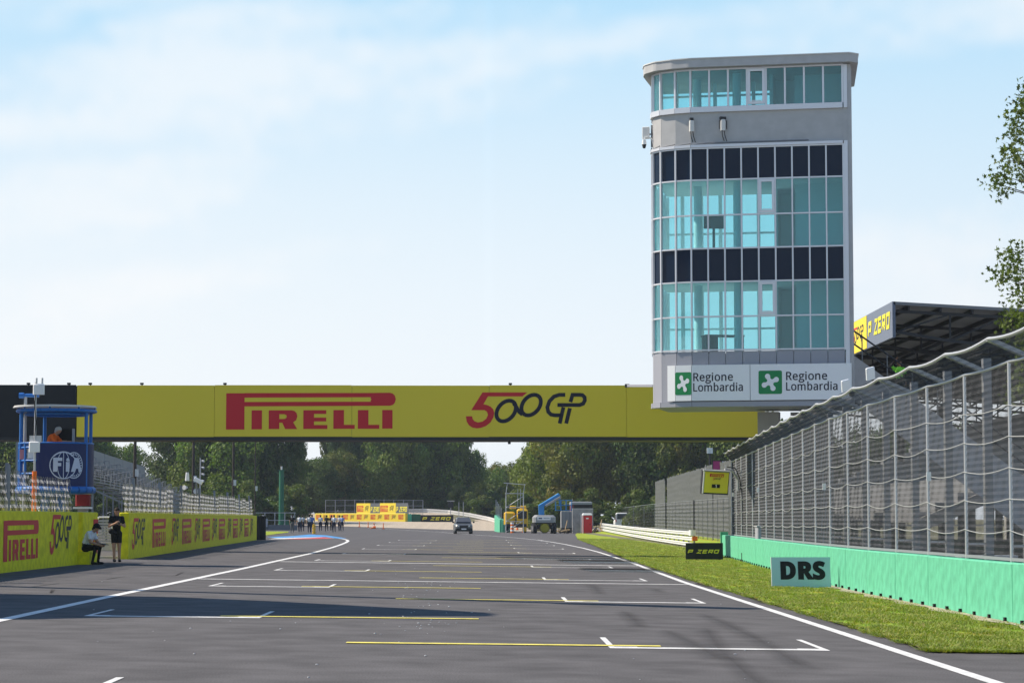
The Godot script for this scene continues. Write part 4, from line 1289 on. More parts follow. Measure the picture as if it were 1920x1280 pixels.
	# two white floodlight panels above the fence
	for k in 2:
		var q := P([1594, 1641][k], [735, 713][k], [60, 56.5][k])
		var L := thing("floodlight", ["white floodlight panel on the fence below the tower sign", "white floodlight panel on the fence beside the concrete stair"][k], "lamp", q)
		L.rotation = Vector3(0.25, 0.5, 0.25)
		obj("panel", MB.new().soft(Transform3D(Basis(), Vector3(-0.12, 0.2, 0)), Vector3(0.24, 0.3, 0.07), 0.015), M.lamp_glass, L)
		obj("bracket", MB.new().bar(Vector3(-0.06, 0.05, -0.03), Vector3(0.1, -0.08, -0.1), 0.05, 0.05), M.dark_steel, L)
		obj("clamp", MB.new().box(Transform3D(Basis(), Vector3(0.13, -0.1, -0.1)), Vector3(0.1, 0.1, 0.1)), M.dark_steel, L)
	guard_rail()
	palisade()
	grandstand()

func guard_rail() -> void:
	var line := [[136, 11.9], [150, 12.0], [170, 12.2], [200, 12.6], [240, 13.2], [288, 13.9]]
	var R := thing("guard_rail", "white triple steel guard rail along the grass bank", "guard rail")
	var ds := steps(136, 288, 4)
	for r in 3:
		var b := MB.new()
		for i in ds.size() - 1:
			var a := gp(lerp_path(line, ds[i]), ds[i]); var e := gp(lerp_path(line, ds[i + 1]), ds[i + 1])
			var y := 0.2 + r * 0.32
			var prof := [[0.0, -0.115], [-0.08, -0.08], [-0.08, -0.04], [-0.02, 0.0], [-0.08, 0.04], [-0.08, 0.08], [0.0, 0.115]]
			for k in 6:
				var p0 := Vector3(prof[k][0], y + prof[k][1], 0); var p1 := Vector3(prof[k + 1][0], y + prof[k + 1][1], 0)
				b.quad(a + p0, a + p1, e + p1, e + p0)
		obj("rail", b, M.off_white, R)
	for i in ds.size():
		if i % 1 == 0:
			obj("post", MB.new().at(lerp_path(line, ds[i]) + 0.08, gy(lerp_path(line, ds[i]), ds[i]) + 0.48, -ds[i], 0.1, 1.05, 0.12), M.galvanised, R)
	obj("end_wrap", MB.new().tube(gp(11.86, 135.9, 0.72), gp(11.86, 135.9, 1.04), 0.2, 0.2, 10), M.white, R)
	obj("end_block", MB.new().at(12.0, gy(12, 136) + 0.55, -135.8, 0.3, 0.25, 0.2), M.orange, R)

func palisade() -> void:
	var S := thing("sheet_fence", "tall grey fence of ribbed upright sheets behind the guard rail", "fence")
	var line := [[92, 13.4], [120, 14.2], [151, 15.1], [190, 15.9], [232, 16.7]]
	var ds := steps(92, 232, 4)
	for i in ds.size() - 1:
		if i == ds.size() - 6: continue
		var a := gp(lerp_path(line, ds[i]), ds[i]); var e := gp(lerp_path(line, ds[i + 1]), ds[i + 1])
		var dir := (e - a).normalized()
		var out := Vector3(-1, 0, 0)
		var b := MB.new()
		for k in 10:
			var q := a.lerp(e, (k + 0.5) / 10.0)
			b.bar(q + Vector3(0, -0.1, 0) + out * 0.03 * (k % 2), q + Vector3(0, 4.7 + 0.12 * (k % 2) + rng.randf_range(0, 0.1), 0) + out * 0.03 * (k % 2), 0.04, 0.38, dir)
		var o := obj("sheet", b, M.palisade, S)
		o.set_meta("kind", "stuff")
	var Wf := thing("wire_fence", "low dark wire fence in front of the ribbed sheet fence", "fence")
	var net := netting(4.0, 2.6, 0.16, 0.14, 0.0025, 0.0)
	var wl := [[138, 14.2], [190, 15.0], [214, 15.3], [226, 13.2]]
	var wd := steps(138, 226, 4)
	for i in wd.size() - 1:
		var a := gp(lerp_path(wl, wd[i]), wd[i]); var e := gp(lerp_path(wl, wd[i + 1]), wd[i + 1])
		obj("post", MB.new().bar(a - Vector3(0, 0.1, 0), a + Vector3(0, 2.65, 0), 0.12 if i % 8 == 7 else 0.04, 0.12 if i % 8 == 7 else 0.04), M.dark_steel if i % 8 == 7 else M.post_grey, Wf)
		obj("top_wire", MB.new().tube(a + Vector3(0, 2.6, 0), e + Vector3(0, 2.6, 0), 0.02, 0.02, 5), M.post_grey, Wf)
		var dir := (e - a).normalized()
		var m := obj("mesh", net, M.post_grey, Wf)
		m.transform = Transform3D(Basis(dir * (a.distance_to(e) / 4.0), Vector3.UP, dir.cross(Vector3.UP)), a)
		m.set_meta("kind", "stuff")
	var Lm := thing("lamp_mast", "slim mast with a boxed white lamp behind the sheet fence", "lamp", gp(P(1331, 830, 176).x, 176))
	obj("pole", MB.new().tube(Vector3.ZERO, Vector3(0, 6.2, 0), 0.1, 0.08), M.dark_steel, Lm)
	for s in [-0.11, 0.11]: obj("lamp_box", MB.new().at(s, 6.3, 0.05, 0.2, 0.42, 0.2), M.lamp_glass, Lm)
	var Hb := thing("banner_frame", "pink and pale blue banners on a frame above the sheet fence", "banner", gp(P(1340, 865, 150).x + 0.9, 152))
	obj("pink_banner", MB.new().at(-0.55, 4.45, 0, 0.5, 1.0, 0.03), mat("pink", 0.4, 0.05, 0.22), Hb)
	obj("white_banner", MB.new().at(0.0, 4.45, 0, 0.45, 1.0, 0.03), M.white, Hb)
	obj("blue_banner", MB.new().at(0.5, 4.45, 0, 0.45, 1.0, 0.03), mat("pale_blue", 0.3, 0.5, 0.6), Hb)
	obj("top_bar", MB.new().at(0, 4.98, 0, 1.7, 0.05, 0.05), M.dark_steel, Hb)
	for s in [-0.82, 0.82]: obj("post", MB.new().at(s, 2.45, 0, 0.05, 5.1, 0.05), M.dark_steel, Hb)

func grandstand() -> void:
	var S := thing("grandstand", "roofed grandstand with a dark trussed roof behind the catch fence", "grandstand")
	var d0 := 92.0; var d1 := 150.0
	var fx := P(1677, 600, d0).x
	var yt := P(1677, 565, d0).y; var yb := P(1677, 632, d0).y
	var bx := fx + 17.0
	var drop := 0.055
	obj("fascia", MB.new().at(fx, (yt + yb) / 2, -(d0 + d1) / 2, 0.12, yt - yb, d1 - d0), M.fascia_grey, S)
	var f := Transform3D(Basis(Vector3(0, 0, 1), Vector3.UP, Vector3(-1, 0, 0)), Vector3(fx - 0.075, 0, 0))
	var z1 := d0 + 6.2
	obj("yellow_banner", MB.new().sheet(PackedVector2Array([Vector2(-z1 - 12, yb + 0.02), Vector2(-z1, yb + 0.02), Vector2(-z1, yt - 0.02), Vector2(-z1 - 12, yt - 0.02)]), f), M.banner_yellow, S)
	obj("lettering", caps("P ZERO", f.translated_local(Vector3(-z1 + 0.4, yb + 0.4, 0.004)), 0.66, 1.12, 0.3), M.logo_yellow, S)
	obj("lettering", five_red(f.translated_local(Vector3(-z1 - 4.0, yb + 0.3, 0.004)), 0.8, 1.2), M.logo_red, S)
	obj("lettering", hundred_dark(f.translated_local(Vector3(-z1 - 4.0, yb + 0.3, 0.004)), 0.8, 1.2), M.logo_dark, S)
	obj("roof_sheet", MB.new().quad_slab(Vector3(fx, yt, -d0), Vector3(bx, yt - 17 * drop, -d0), Vector3(bx, yt - 17 * drop, -d1), Vector3(fx, yt, -d1), 0.12), M.post_grey, S)
	for k in 14:
		var x := fx + 0.6 + k * 1.25
		obj("purlin", MB.new().bar(Vector3(x, yt - (x - fx) * drop - 0.22, -d0 - 0.1), Vector3(x, yt - (x - fx) * drop - 0.22, -d1), 0.08, 0.16), M.dark_steel, S)
	for t in 10:
		var z := -d0 - 0.3 - t * 6.2
		var b := MB.new()
		var low := []; var high := []
		for k in 9:
			var x := fx + 0.15 + k * 2.1
			high.append(Vector3(x, yt - (x - fx) * drop - 0.35, z)); low.append(Vector3(x, yb + 0.1 - (x - fx) * 0.1 + (0.0 if k else 0.15), z))
		for k in 8:
			b.bar(high[k], high[k + 1], 0.12, 0.12); b.bar(low[k], low[k + 1], 0.12, 0.12)
			b.bar(low[k], high[k + 1], 0.07, 0.07); b.bar(high[k + 1], low[k + 1], 0.07, 0.07)
		obj("truss", b, M.dark_steel, S)
		if t % 2 == 0:
			for x in [fx + 9.0, bx - 0.3]: obj("column", MB.new().bar(Vector3(x, -0.3, z), Vector3(x, yb - (x - fx) * 0.1, z), 0.35, 0.35), M.dark_steel, S)
	# terraces
	for r in 16:
		var x := fx + 1.0 + r * 0.9
		obj("terrace", MB.new().at(x + 0.45, 1.6 + r * 0.38, -(d0 + d1) / 2 - 1.0, 0.9, 0.42, d1 - d0 - 2.0), M.beam_grey, S)
	for t in 6:
		var z := -d0 - 1.2 - t * 11.0
		obj("raker", MB.new().bar(Vector3(fx + 0.9, 1.2, z), Vector3(fx + 15.3, 7.2, z), 0.3, 0.5), M.concrete, S)
		for k in 4: obj("pillar", MB.new().bar(Vector3(fx + 1.2 + k * 4.2, -0.3, z), Vector3(fx + 1.2 + k * 4.2, 1.2 + k * 1.75, z), 0.35, 0.35), M.post_grey, S)
	var b := MB.new()
	b.at(bx, 2.3, -(d0 + d1) / 2, 0.2, 5.0, d1 - d0)
	obj("back_wall", b, M.concrete, S)
	# outside stair beside the tower
	var St := thing("outside_stair", "grey concrete outside stair with dark handrails beside the tower", "stairs")
	var p0 := P(1604, 668, 89.5); var p1 := P(1765, 782, 89.5)
	var sl := (p1.y - p0.y) / (p1.x - p0.x)
	var x_end := p0.x + (p0.y - 1.1) / -sl
	obj("parapet", MB.new().prism(PackedVector2Array([Vector2(p0.x - 1.5, p0.y), Vector2(p0.x, p0.y), Vector2(x_end, 1.1), Vector2(x_end, -0.2), Vector2(x_end - 1.2, -0.2), Vector2(p0.x, p0.y - 1.7), Vector2(p0.x - 1.5, p0.y - 1.7)]), Transform3D(Basis(), Vector3(0, 0, -89.5)), 0.2), M.render_wall, St)
	for k in 30:
		var x := p0.x + (x_end - p0.x) * k / 30.0
		var y := p0.y - 0.95 + sl * (x - p0.x)
		if y > 0.1: obj("step", MB.new().at(x + 0.2, y - 0.1, -90.6, (x_end - p0.x) / 30.0 + 0.04, 0.2, 1.8), M.concrete, St)
	for off in [0.45, 0.95]:
		obj("handrail", MB.new().tube(Vector3(p0.x - 0.1, p0.y + off + 0.1, -89.7), Vector3(x_end, 1.2 + off, -89.7), 0.035, 0.035, 6), M.dark_steel, St)
	for k in 8:
		var x := p0.x + 0.3 + k * 0.95
		obj("rail_post", MB.new().tube(Vector3(x, p0.y + sl * (x - p0.x) - 0.05, -89.7), Vector3(x, p0.y + sl * (x - p0.x) + 1.05, -89.7), 0.025, 0.025, 6), M.post_grey, St)
	# service boxes behind the fence
	for e in [[1780, 1030, 62, 1.6, 0.5, 0.8, "white"], [1700, 1022, 66, 1.9, 0.45, 0.8, "post_grey"], [1850, 1020, 56, 1.3, 0.7, 0.7, "dark_steel"], [1450, 985, 84, 1.2, 1.3, 0.8, "panel_grey"]]:
		var q := P(e[0], e[1], e[2])
		q.y = gy(q.x, e[2])
		var B := thing("equipment_box", {"white": "long white equipment box behind the catch fence", "post_grey": "low grey equipment box behind the catch fence", "dark_steel": "dark equipment box behind the near part of the catch fence", "panel_grey": "tall grey cabinet behind the fence below the tower"}[e[6]], "box", q)
		obj("casing", MB.new().soft(Transform3D(Basis(), Vector3(0, e[4] * 0.5 + 0.08, 0)), Vector3(e[3], e[4], e[5]), 0.03), M[e[6]], B)
		obj("plinth", MB.new().at(0, 0.04, 0, e[3] - 0.1, 0.1, e[5] - 0.1), M.black, B)
		obj("lid", MB.new().at(0, e[4] + 0.1, 0, e[3] + 0.04, 0.05, e[5] + 0.04), M.galvanised, B)

# ---------------------------------------------------------------- left of the track
func wall2_x(d: float) -> float:
	return -12.35 - (d - 82.6) * 0.0345

func yellow_wall(label: String, a: Vector3, e: Vector3, h: float) -> Node3D:
	var W := thing("pit_wall", label, "wall")
	var dir := (e - a); dir.y = 0
	var l := dir.length()
	dir /= l
	var b := MB.new()
	var mid := (a + e) * 0.5 + dir.cross(Vector3.UP) * -0.16
	obj("block", b.soft(Transform3D(Basis(dir, Vector3.UP, dir.cross(Vector3.UP)), mid + Vector3(0, h * 0.5 - 0.02, 0)), Vector3(l, h + 0.04, 0.32), 0.025), M.wall_yellow, W)
	return W

func left_side() -> void:
	var x0 := -12.42
	# frame of the near wall's face: text runs away from the camera
	var f := Transform3D(Basis(Vector3(0, 0, -1), Vector3.UP, Vector3(1, 0, 0)), Vector3(x0 + 0.008, 0, 0))
	var gl := gy(x0, 60)
	var W1 := yellow_wall("yellow pit wall with red and black lettering beside the blue platform", Vector3(x0, gl, -40), Vector3(x0, gl, -72.6), 1.6)
	for d in [[44.0, 49.3], [61.3, 67.2]]:
		obj("lettering", long_p_word(f.translated_local(Vector3(d[0], gl + 0.28, 0)), 1.08, 0.96), M.logo_red, W1)
		obj("lettering", five_red(f.translated_local(Vector3(d[1] + 0.6, gl + 0.36, 0)), 1.15, 0.92), M.logo_red, W1)
		obj("lettering", hundred_dark(f.translated_local(Vector3(d[1] + 0.6, gl + 0.36, 0)), 1.15, 0.92), M.logo_dark, W1)
	obj("foot_ledge", MB.new().at(x0 + 0.18, gl + 0.19, -73.1, 0.36, 0.38, 1.2), M.wall_yellow, W1)
	var W2 := yellow_wall("short yellow wall block behind the sitting man", Vector3(x0, gl, -73.4), Vector3(x0, gl, -76.2), 1.6)
	var cut := MB.new()
	var ff := f.translated_local(Vector3(75.3, gl + 0.3, 0))
	for r in [[0, 1.08, 0.0, 0.25], [0.25, 0.9, 0.92, 1.08], [0.25, 0.9, 0.62, 0.76], [0.38, 0.55, 0.0, 0.55], [0.68, 0.85, 0.0, 0.55]]:
		if r[0] == 0: cut.sheet(PackedVector2Array([Vector2(0, 0.0), Vector2(0.25, 0.0), Vector2(0.25, 1.08), Vector2(0, 1.08)]), ff)
		else: cut.sheet(PackedVector2Array([Vector2(r[0], r[2]), Vector2(r[1], r[2]), Vector2(r[1], r[3]), Vector2(r[0], r[3])]), ff)
	obj("lettering", cut, M.logo_red, W2)
	var a := Vector3(wall2_x(82.2), gl, -82.2); var e := Vector3(wall2_x(154), gl + 0.02, -154.0)
	var W3 := yellow_wall("long yellow pit wall with repeated red and black lettering", a, e, 1.6)
	var dir := (e - a).normalized()
	var f3 := Transform3D(Basis(dir, Vector3.UP, dir.cross(Vector3.UP)), a + dir.cross(Vector3.UP) * 0.008 - dir * 82.2)
	for d in [[90.0, 5.0], [102.1, 4.4], [112.5, 4.2], [122.4, 4.1], [132.5, 3.8], [142.0, 3.8]]:
		obj("lettering", long_p_word(f3.translated_local(Vector3(d[0], 0.3, 0)), 1.1, d[1] / 5.1), M.logo_red, W3)
	for d in [[83.2, 4.2], [97.4, 3.1], [108.2, 2.9], [118.0, 3.1], [128.4, 2.7], [137.7, 2.7], [147.4, 2.6]]:
		obj("lettering", five_red(f3.translated_local(Vector3(d[0], 0.3, 0)), 1.12, d[1] / 3.76), M.logo_red, W3)
		obj("lettering", hundred_dark(f3.translated_local(Vector3(d[0], 0.3, 0)), 1.12, d[1] / 3.76), M.logo_dark, W3)
	var TB := thing("tyre_barrier", "black wrapped tyre barrier at the far end of the long yellow wall", "barrier", Vector3(wall2_x(154.8) - 0.1, gl, -155.2))
	for k in 2:
		obj("wrapped_stack", MB.new().tube(Vector3(-0.1 + 0.32 * k, -0.05, -0.4 * k), Vector3(-0.1 + 0.32 * k, 1.58, -0.4 * k), 0.36, 0.35, 14), M.rubber, TB)
	# wire fence panels above the walls, on leaning steel posts
	var net := netting(3.0, 1.2, 0.11, 0.1, 0.007, 0.05)
	for run in [[40.0, 72.5, -12.62, -12.62, "sagging wire fence above the near yellow wall"], [83.0, 153.5, -12.62, wall2_x(153.5) - 0.25, "sagging wire fence above the long yellow wall"]]:
		var Fc := thing("wire_fence", run[4], "fence")
		var n := int((run[1] - run[0]) / 3.0)
		for i in n:
			var q := Vector3(lerpf(run[2], run[3], float(i) / n), gl + 1.58, -lerpf(run[0], run[1], float(i) / n))
			var q2 := Vector3(lerpf(run[2], run[3], float(i + 1) / n), gl + 1.58, -lerpf(run[0], run[1], float(i + 1) / n))
			var dr := (q2 - q).normalized()
			var up := (Vector3.UP + dr * rng.randf_range(-0.05, 0.1) + Vector3(-0.05, 0, 0)).normalized()
			if i % 3 == 1:
				obj("post", MB.new().bar(q - Vector3(0, 0.3, 0), q + (up + dr * 0.25).normalized() * 1.3, 0.09, 0.28, dr), M.post_grey, Fc)
			obj("rail", MB.new().tube(q, q2, 0.02, 0.02, 5), M.galvanised, Fc)
			var m := obj("mesh", net, M.wire_light, Fc)
			m.transform = Transform3D(Basis(dr * (q.distance_to(q2) / 3.0), up * rng.randf_range(0.88, 1.02), dr.cross(up)), q)
			m.set_meta("kind", "stuff")
	marshal_post()
	# gate in the gap of the wall
	var Gt := thing("pit_gate", "grey tubular gate with louvred panels in the gap of the yellow wall", "gate", Vector3(-13.32, gl, -83.8))
	for k in 2:
		var fr := MB.new()
		var xo := -0.1 + 0.62 * k
		fr.path([Vector3(xo - 0.27, 0.4, 0), Vector3(xo - 0.27, 1.35, 0), Vector3(xo - 0.2, 1.45, 0), Vector3(xo + 0.2, 1.45, 0), Vector3(xo + 0.27, 1.35, 0), Vector3(xo + 0.27, 0.4, 0)], 0.03)
		obj("frame", fr, M.white if k == 0 else M.aluminium, Gt)
		for s in 8: obj("louvre", MB.new().at(xo, 0.62 + s * 0.1, -0.02, 0.46, 0.07, 0.02), M.panel_grey, Gt)
	obj("beam", MB.new().at(0.2, 0.42, 0.1, 1.3, 0.28, 0.1), M.panel_grey, Gt)
	for x in [-0.35, 0.25, 0.75]: obj("leg", MB.new().at(x, 0.2, 0.05, 0.07, 0.42, 0.07), M.post_grey, Gt)
	obj("step", MB.new().at(0.2, 0.04, 0.3, 1.4, 0.08, 0.5), M.concrete, Gt)
	# bleachers behind the pit entry
	var Bl := thing("bleachers", "empty grey open bleachers behind the pit wall fence", "grandstand")
	var sc := 1.7
	var bk0 := P(120, 833, 100 * sc); var bk1 := P(270, 871, 150 * sc)
	var bd := (bk1 - bk0); bd.y = 0
	var bl := bd.length()
	bd /= bl
	var sd := bd.cross(Vector3.UP)      # towards the track
	if sd.x < 0: sd = -sd
	var ytop := (bk0.y + bk1.y) * 0.5
	bk0 -= bd * 28.0
	bl += 28.0
	var o := Vector3(bk0.x, ytop, bk0.z)
	obj("back_screen", MB.new().bar(o + Vector3(0, -0.65, 0), o + bd * bl + Vector3(0, -0.65, 0), 0.08, 1.3), M.post_grey, Bl)
	for r in 18:
		var q := o + sd * (0.5 + r * 0.6) + Vector3(0, -1.5 - r * 0.3, 0)
		obj("seat_row", MB.new().bar(q + Vector3(0, 0.2, 0), q + bd * bl + Vector3(0, 0.2, 0), 0.3, 0.05), M.beam_grey, Bl)
		obj("foot_board", MB.new().bar(q - sd * 0.3 - Vector3(0, 0.1, 0), q + bd * bl - sd * 0.3 - Vector3(0, 0.1, 0), 0.4, 0.04), M.post_grey, Bl)
		for k in 9:
			var c := q + bd * (bl * (k + 0.5) / 9.0)
			obj("aisle_hoop", MB.new().path([c, c + Vector3(0, 0.75, 0), c + sd * 0.35 + Vector3(0, 0.75, 0), c + sd * 0.35 - Vector3(0, 0.1, 0)], 0.03, 5), M.beam_grey, Bl)
	for k in 12:
		var c := o + bd * (bl * k / 11.0)
		obj("frame", MB.new().bar(c, Vector3(c.x, 0.1, c.z), 0.12, 0.12).bar(c + Vector3(0, -1.7, 0), c + sd * 11.0 + Vector3(0, -6.8, 0), 0.1, 0.1).bar(c + sd * 4.5 + Vector3(0, -4.0, 0), Vector3(c.x, 0.1, c.z) + sd * 4.5, 0.1, 0.1).bar(c + sd * 10.5 + Vector3(0, -6.6, 0), Vector3(c.x, 0.0, c.z) + sd * 10.5, 0.1, 0.1), M.post_grey, Bl)
	# poles and loudspeakers
	for pl in [[252, 165, 8.3, "dark timber pole standing in front of the bleachers"], [362, 190, 9.0, "dark timber pole with loudspeakers beside the bleachers"], [437, 210, 9.5, "tall dark timber pole beyond the bleachers"], [478, 250, 11.0, "slender dark pole near the end of the pit wall"]]:
		var q := P(pl[0], 900, pl[1])
		var Pl := thing("pole", pl[3], "pole", Vector3(q.x, gy(q.x, pl[1]) - 0.05, q.z))
		obj("shaft", MB.new().tube(Vector3.ZERO, Vector3(0, pl[2], 0), 0.13 if pl[0] < 470 else 0.07, 0.1 if pl[0] < 470 else 0.05, 8), mat("timber_dark", 0.05, 0.04, 0.035, 0.9), Pl)
		obj("fitting_box", MB.new().at(0.14, 4.6, 0.05, 0.22, 0.5, 0.2), M.off_white, Pl)
		if pl[0] == 362:
			obj("horn", MB.new().tube(Vector3(-0.7, 3.9, 0.3), Vector3(-0.5, 3.9, 0.0), 0.2, 0.1), M.off_white, Pl)
			obj("horn", MB.new().tube(Vector3(0.25, 3.6, 0.4), Vector3(0.15, 3.7, 0.0), 0.22, 0.1), M.off_white, Pl)
			obj("crossarm", MB.new().bar(Vector3(-0.6, 3.8, 0), Vector3(0.4, 3.8, 0), 0.06, 0.06), M.dark_steel, Pl)
	var qs := P(375, 880, 180)
	var Ls := thing("lamp_stand", "thin grey stand carrying four round lamps beside the trees", "lamp", Vector3(qs.x, gy(qs.x, 180) - 0.05, qs.z))
	obj("shaft", MB.new().tube(Vector3.ZERO, Vector3(0, 6.0, 0), 0.05, 0.04), M.galvanised, Ls)
	for k in 4: obj("lamp_head", MB.new().tube(Vector3(0.12, 4.3 + k * 0.5, 0.12), Vector3(0.3, 4.25 + k * 0.5, 0.2), 0.07, 0.09, 10), M.galvanised, Ls)
	var qc := P(368, 906, 140)
	var Cm := thing("fence_camera", "white box camera on a short post above the wall fence", "camera", Vector3(qc.x, 0.1, qc.z))
	obj("post", MB.new().tube(Vector3(0, 0, 0), Vector3(0, qc.y, 0), 0.05), M.post_grey, Cm)
	obj("housing", MB.new().soft(Transform3D(Basis(Vector3.BACK, -0.5), Vector3(0.1, qc.y + 0.05, 0)), Vector3(0.55, 0.24, 0.24), 0.03), M.white, Cm)
	obj("dome_unit", MB.new().tube(Vector3(-0.55, qc.y + 0.05, 0), Vector3(-0.55, qc.y + 0.55, 0), 0.13, 0.09, 10), M.white, Cm)
	obj("crossarm", MB.new().bar(Vector3(-0.6, qc.y - 0.05, 0), Vector3(0.1, qc.y - 0.05, 0), 0.05, 0.05), M.dark_steel, Cm)
	# unseen casters added to shade the near road: a shaped deck, a boom
	var D := thing("shade_deck", "unseen flat deck added high over the pit lane, shaped to shade the road", "shade_caster")
	var poly := PackedVector2Array()
	var hh := 13.5
	for q in [[0, 1113], [300, 1118.5], [500, 1127], [653, 1135.5], [812, 1143.5], [884, 1148], [896, 1151], [884, 1154.5], [740, 1154.5], [500, 1154], [157, 1157], [0, 1160.5]]:
		var g := G(q[0], q[1])
		var s := g + to_sun / to_sun.y * (hh - g.y)
		poly.append(Vector2(s.x, -s.z))
	poly.append(Vector2(-46, poly[-1].y)); poly.append(Vector2(-46, poly[0].y))
	obj("deck", floor_plate(MB.new(), poly, hh, hh + 0.3), M.concrete, D)  # added slab, its outline thrown back sunwards from the shade on the road
	obj("core", MB.new().at(-52, 6.5, -46, 13.0, 13.6, 26.0), M.render_wall, D)
	for k in 6:
		for r in 3: obj("window", MB.new().at(-45.47, 2.4 + r * 4.0, -36.0 - k * 4.0, 0.06, 2.2, 2.6), M.navy_glass, D)
	var Cr := thing("shade_boom", "unseen level boom on a mast, added to cast a thin streak of shade", "shade_boom")
	var ends := []
	for q in [[0, 1099], [1400, 1141]]:
		var g := G(q[0], q[1])
		ends.append(g + to_sun / to_sun.y * (16.5 - g.y))
	var far_end: Vector3 = ends[0] + (ends[0] - ends[1]).normalized() * 12.0
	obj("boom", MB.new().tube(far_end, ends[1], 0.32, 0.26, 8), M.galvanised, Cr)  # added tube out of view, there to cast a thin streak across the grid
	obj("boom_head", MB.new().bar(ends[1], ends[1].lerp(ends[0], 0.2), 0.8, 0.4), M.galvanised, Cr)
	obj("mast", MB.new().tube(Vector3(far_end.x, -0.1, far_end.z), far_end + Vector3(0, 0.2, 0), 0.3, 0.22, 8), M.galvanised, Cr)

func marshal_post() -> void:
	var d := 72.5
	var c := P(91, 900, d)
	var gl := gy(-13, d)
	var y := func(py): return P(113, py, d).y
	var r := 1.15
	var Q := thing("marshal_platform", "blue round marshal platform on legs with a navy drum and white roof", "platform", Vector3(c.x, 0, c.z - r))
	var yb: float = y.call(915); var yt: float = y.call(831)
	var b := MB.new()
	var start := -0.6; var stop := 2.85
	for i in 30:      # drum wall, open towards the back left
		var a0 := lerpf(start, stop - 0.9, i / 30.0); var a1 := lerpf(start, stop - 0.9, (i + 1) / 30.0)
		var p0 := Vector3(cos(a0), 0, sin(a0)); var p1 := Vector3(cos(a1), 0, sin(a1))
		b.quad(p1 * r + Vector3(0, yb, 0), p0 * r + Vector3(0, yb, 0), p0 * r + Vector3(0, yt, 0), p1 * r + Vector3(0, yt, 0))
		b.quad(p0 * (r - 0.03) + Vector3(0, yb, 0), p1 * (r - 0.03) + Vector3(0, yb, 0), p1 * (r - 0.03) + Vector3(0, yt, 0), p0 * (r - 0.03) + Vector3(0, yt, 0))
		b.quad(p1 * r + Vector3(0, yt, 0), p0 * r + Vector3(0, yt, 0), p0 * (r - 0.03) + Vector3(0, yt, 0), p1 * (r - 0.03) + Vector3(0, yt, 0))
	obj("drum", b, M.drum_navy, Q)
	var ring := func(rad: float, yy: float, tr: float, k: int):
		var m := MB.new()
		for i in k:
			var a0 := TAU * i / k; var a1 := TAU * (i + 1) / k
			m.tube(Vector3(cos(a0) * rad, yy, sin(a0) * rad), Vector3(cos(a1) * rad, yy, sin(a1) * rad), tr, tr, 8, false)
		return m
	obj("base_ring", ring.call(r - 0.02, yb - 0.05, 0.12, 24), M.platform_blue, Q)
	obj("floor_plate", MB.new().tube(Vector3(0, yb - 0.1, 0), Vector3(0, yb + 0.02, 0), r - 0.05, r - 0.05, 24), M.platform_blue, Q)
	obj("top_rail", ring.call(r - 0.015, yt + 0.02, 0.03, 24), M.platform_blue, Q)
	for k in 3: obj("side_rail", MB.new().path([Vector3(-0.4, yb + 0.45 + k * 0.4, r - 0.08), Vector3(-0.8, yb + 0.45 + k * 0.4, r - 0.35), Vector3(-1.08, yb + 0.45 + k * 0.4, 0.3), Vector3(-1.1, yb + 0.45 + k * 0.4, -0.3)], 0.035), M.platform_blue, Q)
	for q in [Vector3(-0.8, 0, r - 0.35), Vector3(-1.1, 0, 0.25), Vector3(-1.1, 0, -0.3)]: obj("side_post", MB.new().tube(q + Vector3(0, yb, 0), q + Vector3(0, yt, 0), 0.04, 0.04, 6), M.platform_blue, Q)
	obj("hung_cloth", MB.new().at(-0.62, yt - 0.3, r - 0.3, 0.2, 0.3, 0.02), M.white, Q)
	obj("hung_cloth", MB.new().at(-0.92, yt - 0.32, r - 0.6, 0.2, 0.3, 0.02), mat("rose_cloth", 0.6, 0.25, 0.27), Q)
	var yr: float = y.call(768)
	obj("roof_ring", ring.call(r + 0.04, yr, 0.055, 28), M.platform_blue, Q)
	obj("roof_ring", ring.call(r - 0.2, yr - 0.1, 0.04, 24), M.platform_blue, Q)
	obj("roof", MB.new().tube(Vector3(-0.05, yr + 0.1, 0), Vector3(-0.05, yr + 0.16, 0), r + 0.14, r + 0.1, 32).tube(Vector3(-0.05, yr + 0.16, 0), Vector3(-0.05, yr + 0.22, 0), r + 0.1, 0.05, 32), M.off_white, Q)
	for k in 8:
		var a := TAU * k / 8.0
		obj("roof_bracket", MB.new().tube(Vector3(cos(a) * (r + 0.03), yr, sin(a) * (r + 0.03)), Vector3(cos(a) * (r + 0.03), yr + 0.11, sin(a) * (r + 0.03)), 0.03, 0.03, 6), M.platform_blue, Q)
	for a in [-0.5, 0.45, 2.7, 4.2]:
		obj("roof_post", MB.new().tube(Vector3(cos(a), 0, sin(a)) * (r - 0.04) + Vector3(0, yb, 0), Vector3(cos(a), 0, sin(a)) * (r - 0.04) + Vector3(0, yr, 0), 0.055, 0.055, 8), M.platform_blue, Q)
	for x in [-0.28, 0.22]:
		obj("leg", MB.new().at(x, (yb + gl) / 2 - 0.1, 0.2, 0.24, yb - gl + 0.1, 0.24), M.platform_blue, Q)
	obj("leg", MB.new().at(0.0, (yb + gl) / 2 - 0.1, -0.4, 0.24, yb - gl + 0.1, 0.24), M.platform_blue, Q)
	# emblem bent round the drum
	var place := func(u: float, v: float, lift: float) -> Vector3:
		var a := PI / 2 - (u + 0.56) / r
		return Vector3(cos(a) * (r + lift), (yb + yt) / 2 + 0.02 + v, sin(a) * (r + lift))
	var E := MB.new()
	var bend := func(src: MB, lift: float):
		for i in range(0, src.v.size(), 3):
			var q := []
			for k in 3: q.append(place.call(src.v[i + k].x, src.v[i + k].y, lift))
			E.tri(q[0], q[2], q[1])
